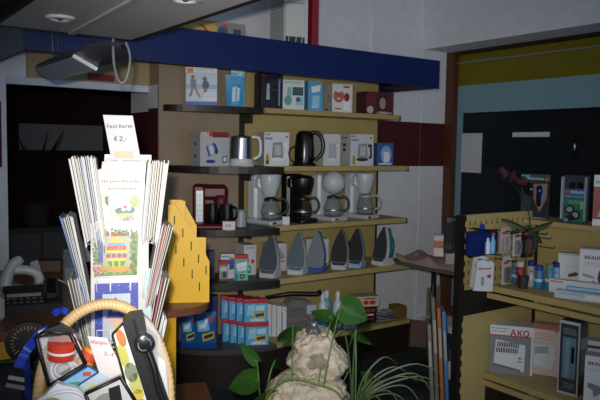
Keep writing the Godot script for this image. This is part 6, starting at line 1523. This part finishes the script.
func rock_planter() -> void:
	var at := Vector3(1.46, 0, -1.97)
	var turn := -36.4
	var xf := Transform3D(Basis(Vector3.UP, deg_to_rad(turn)), at)
	var pt := thing("planter", "large dark round floor planter holding rock and plants", "planter", at, turn)
	part(pt, "pot", lathe([Vector2(0, 0), Vector2(0.2, 0), Vector2(0.27, 0.3), Vector2(0.3, 0.48), Vector2(0.28, 0.48), Vector2(0.26, 0.44), Vector2(0, 0.44)], 36), m("2c2622", 0.6))
	part(pt, "soil", lathe([Vector2(0.262, 0.445), Vector2(0.2, 0.46), Vector2(0, 0.465)], 30), noisy("soil", "1c140e", "2c2018", 0.1, Vector3(8, 8, 8), 0.95, 3.0))
	var stone := noisy("stone", "8f8472", "cbc1ae", 0.035, Vector3(3.2, 3.2, 3.2), 0.9, 6.0, 5)
	var r := thing("fountain_rock", "pale rugged limestone fountain rock among the plants", "rock", xf * Vector3(0, 0.46, 0), turn)
	part(r, "upper_boulder", rock_mesh(v2([-0.076, 0.07, -0.04, 0.075, 0.005, 0.08, 0.045, 0.09, 0.064, 0.035, 0.108, -0.01, 0.11, -0.042, 0.085, -0.07, 0.04, -0.09, -0.04, -0.09, -0.09, -0.068, -0.118, -0.035, -0.08, 0.02, -0.094, 0.04]), 0.10, 3), stone, Vector3(0.03, 0.285, 0.02))
	part(r, "lower_boulder", rock_mesh(v2([-0.05, 0.075, -0.11, 0.055, -0.15, -0.03, -0.15, -0.12, 0, -0.135, 0.13, -0.12, 0.155, 0.0, 0.14, 0.05, 0.075, 0.08, 0.0, 0.07]), 0.13, 8), stone, Vector3(-0.02, 0.137, 0.06))
	# little pewter frog on top
	var fr := thing("frog_figurine", "small pewter grey frog figurine on top of the rock", "figurine", xf * Vector3(0.012, 0.828, 0.04), turn)
	part(fr, "body", blob([[Vector3(0, 0.016, 0), 0.018], [Vector3(0.002, 0.032, 0.008), 0.013], [Vector3(-0.008, 0.042, 0.01), 0.005], [Vector3(0.01, 0.043, 0.01), 0.005], [Vector3(-0.018, 0.008, 0.004), 0.01], [Vector3(0.018, 0.008, 0.004), 0.01], [Vector3(-0.012, 0.004, 0.018), 0.006], [Vector3(0.012, 0.004, 0.018), 0.006]], 0.0028), m("6a6c70", 0.35, 0.6))
	# pothos
	var green := noisy("pothos_leaf", "1e3f14", "315a20", 0.03, Vector3(10, 10, 10), 0.35)
	var po := thing("pothos", "leafy green pothos trailing round the pale rock", "plant", xf * Vector3(0, 0.46, 0), turn)
	# centre x, y, z, length, width, roll, pitch, yaw
	var L := [[0.165, 0.442, 0.03, 0.12, 0.105, -118.0, -12.0, 12.0], [0.037, 0.425, -0.02, 0.10, 0.05, 72.0, -45.0, -20.0], [-0.228, 0.296, 0.05, 0.105, 0.045, 48.0, -20.0, -10.0],
		[-0.245, 0.185, 0.08, 0.13, 0.09, 112.0, -30.0, -25.0], [-0.09, 0.338, -0.02, 0.125, 0.085, 170.0, 40.0, 25.0], [0.2, 0.335, 0.0, 0.105, 0.06, -158.0, 42.0, -25.0],
		[0.075, 0.135, 0.24, 0.12, 0.095, -80.0, -40.0, 0.0], [-0.176, 0.14, 0.12, 0.14, 0.09, 160.0, 38.0, 30.0], [0.254, 0.17, 0.02, 0.16, 0.075, -172.0, 38.0, -30.0], [-0.03, 0.13, 0.24, 0.09, 0.042, -65.0, -40.0, 10.0],
		[0.09, 0.37, -0.08, 0.1, 0.05, -165.0, 38.0, 20.0], [-0.13, 0.23, 0.0, 0.11, 0.07, 150.0, 48.0, -35.0], [0.15, 0.2, -0.06, 0.13, 0.08, -140.0, 48.0, 15.0], [-0.29, 0.08, 0.1, 0.13, 0.07, 122.0, 25.0, 0.0], [0.22, 0.09, 0.1, 0.14, 0.07, -150.0, 30.0, 0.0], [-0.2, 0.06, 0.16, 0.11, 0.07, 140.0, 35.0, 0.0]]
	for q in L:
		var bs := Basis.from_euler(Vector3(deg_to_rad(q[6]), deg_to_rad(q[7]), deg_to_rad(q[5])), EULER_ORDER_YXZ)
		var c := Vector3(q[0], q[1], q[2])
		var foot: Vector3 = c - bs * Vector3(0, q[3] * 0.5, 0)
		var lf := part(po, "leaf", leaf_mesh(q[3], q[4], 0.35), green)
		lf.transform = Transform3D(bs, foot)
		var root := Vector3(clampf(foot.x * 0.45 - 0.03, -0.12, 0.12), 0.0, 0.13 if foot.z > 0.1 else 0.16)
		if absf(foot.x) > 0.12: root = Vector3(signf(foot.x) * 0.17, 0.0, 0.06)
		if foot.z < -0.01: root.z = -0.1
		var mid := root.lerp(foot, 0.55) + Vector3(0, 0.06, 0.03 if foot.z >= 0 else -0.02)
		part(po, "stem", tube(curve([root, mid, foot, foot + bs * Vector3(0, 0.01, 0)], 5), 0.0032, 6), m("4a6a2c", 0.5))
	part(po, "vine", tube(curve([Vector3(-0.19, 0.05, 0.12), Vector3(-0.14, 0.19, 0.19), Vector3(-0.07, 0.25, 0.2), Vector3(0.02, 0.235, 0.2), Vector3(0.1, 0.2, 0.19), Vector3(0.14, 0.12, 0.2)]), 0.004, 6), m("55702c", 0.5))
	# spider plant
	var sp := thing("spider_plant", "arching striped spider plant beside the rock", "plant", xf * Vector3(0.17, 0.46, 0.13), turn)
	# tip x, tip y, peak x, peak y, tip z
	var blades := [[0.30, 0.264, 0.185, 0.292, 0.02], [0.24, 0.115, 0.166, 0.226, 0.08], [0.166, 0.107, 0.11, 0.21, 0.1], [0.279, 0.16, 0.196, 0.264, 0.04], [-0.085, 0.385, -0.05, 0.40, 0.02], [-0.03, 0.34, -0.012, 0.385, -0.02], [0.12, 0.09, 0.07, 0.19, 0.12], [0.06, 0.09, 0.04, 0.17, 0.14], [0.22, 0.21, 0.13, 0.27, -0.04], [-0.09, 0.1, -0.05, 0.19, 0.12],
		[0.09, 0.2, 0.06, 0.25, 0.06], [0.25, 0.24, 0.14, 0.255, 0.06], [0.2, 0.13, 0.13, 0.2, 0.1], [0.02, 0.08, 0.015, 0.16, 0.15], [0.15, 0.27, 0.09, 0.3, -0.05], [0.31, 0.2, 0.21, 0.24, -0.02], [-0.06, 0.22, -0.03, 0.27, 0.06]]
	for q in blades:
		var tip := Vector3(q[0], q[1], q[4])
		var top := Vector3(q[2], q[3], q[4] * 0.6)
		var pth := curve([Vector3(-0.012, 0.0, 0), Vector3(-0.012 + q[2] * 0.25, 0.05 + q[3] * 0.5, q[4] * 0.2), top, tip], 6)
		part(sp, "blade", blade(pth, 0.0065), m("1f3715", 0.55))
		part(sp, "pale_stripe", blade(pth, 0.0018, 0.0009), m("525e38", 0.55))

func blade(path: Array, w: float, lift := 0.0) -> ArrayMesh:
	var st := begin(true)
	var n := path.size()
	for k in n - 1:
		var a: Vector3 = path[k]
		var b: Vector3 = path[k + 1]
		var t := (b - a).normalized()
		var side := t.cross(Vector3(0.25, 0.5, 0.85)).normalized()
		var up := side.cross(t).normalized()
		if up.z < 0: up = -up
		var w0 := w * 0.5 * (1.0 - pow(float(k) / n, 3.0))
		var w1 := w * 0.5 * (1.0 - pow(float(k + 1) / n, 3.0))
		var o := up * lift
		var th := up * 0.0004
		quad(st, a - side * w0 + o + th, a + side * w0 + o + th, b + side * w1 + o + th, b - side * w1 + o + th)
		quad(st, b - side * w1 - o - th, b + side * w1 - o - th, a + side * w0 - o - th, a - side * w0 - o - th)
	return done(st)

# smooth union of balls, meshed as surface nets
func blob(balls: Array, cell: float) -> ArrayMesh:
	var lo := Vector3(1e9, 1e9, 1e9)
	var hi := -lo
	for b in balls:
		lo = lo.min(b[0] - Vector3.ONE * (b[1] + 2 * cell))
		hi = hi.max(b[0] + Vector3.ONE * (b[1] + 2 * cell))
	var n := Vector3i((hi - lo) / cell) + Vector3i.ONE * 2
	var fld := PackedFloat32Array()
	fld.resize(n.x * n.y * n.z)
	for z in n.z:
		for y in n.y:
			for x in n.x:
				var p := lo + Vector3(x, y, z) * cell
				var s := 0.0
				for b in balls:
					s += exp(-(p.distance_to(b[0]) - b[1]) / 0.0035)
				fld[x + n.x * (y + n.y * z)] = -0.0035 * log(maxf(s, 1e-30))
	var vert := {}
	for z in n.z - 1:
		for y in n.y - 1:
			for x in n.x - 1:
				var sum := Vector3.ZERO
				var cnt := 0
				for e in 12:
					var ax := e / 4
					var u := e % 2
					var v := (e / 2) % 2
					var c0 := Vector3i(0, u, v) if ax == 0 else (Vector3i(u, 0, v) if ax == 1 else Vector3i(u, v, 0))
					var c1 := c0
					c1[ax] = 1
					var f0 := fld[(x + c0.x) + n.x * ((y + c0.y) + n.y * (z + c0.z))]
					var f1 := fld[(x + c1.x) + n.x * ((y + c1.y) + n.y * (z + c1.z))]
					if (f0 < 0) != (f1 < 0):
						sum += Vector3(c0).lerp(Vector3(c1), f0 / (f0 - f1))
						cnt += 1
				if cnt > 0:
					vert[Vector3i(x, y, z)] = lo + (Vector3(x, y, z) + sum / cnt) * cell
	var st := begin(true)
	for c in vert:
		for ax in 3:
			var d1 := (ax + 1) % 3
			var d2 := (ax + 2) % 3
			var e := Vector3i.ZERO
			e[ax] = 1
			var g: Vector3i = c
			if g[d1] == 0 or g[d2] == 0: continue
			var f0 := fld[g.x + n.x * (g.y + n.y * g.z)]
			var g1 := g + e
			var f1 := fld[g1.x + n.x * (g1.y + n.y * g1.z)]
			if (f0 < 0) == (f1 < 0): continue
			var a := Vector3i.ZERO
			a[d1] = 1
			var b := Vector3i.ZERO
			b[d2] = 1
			if not (vert.has(g - a) and vert.has(g - b) and vert.has(g - a - b)): continue
			if f0 < 0: quad(st, vert[g], vert[g - a], vert[g - a - b], vert[g - b])
			else: quad(st, vert[g - b], vert[g - a - b], vert[g - a], vert[g])
	return done(st)
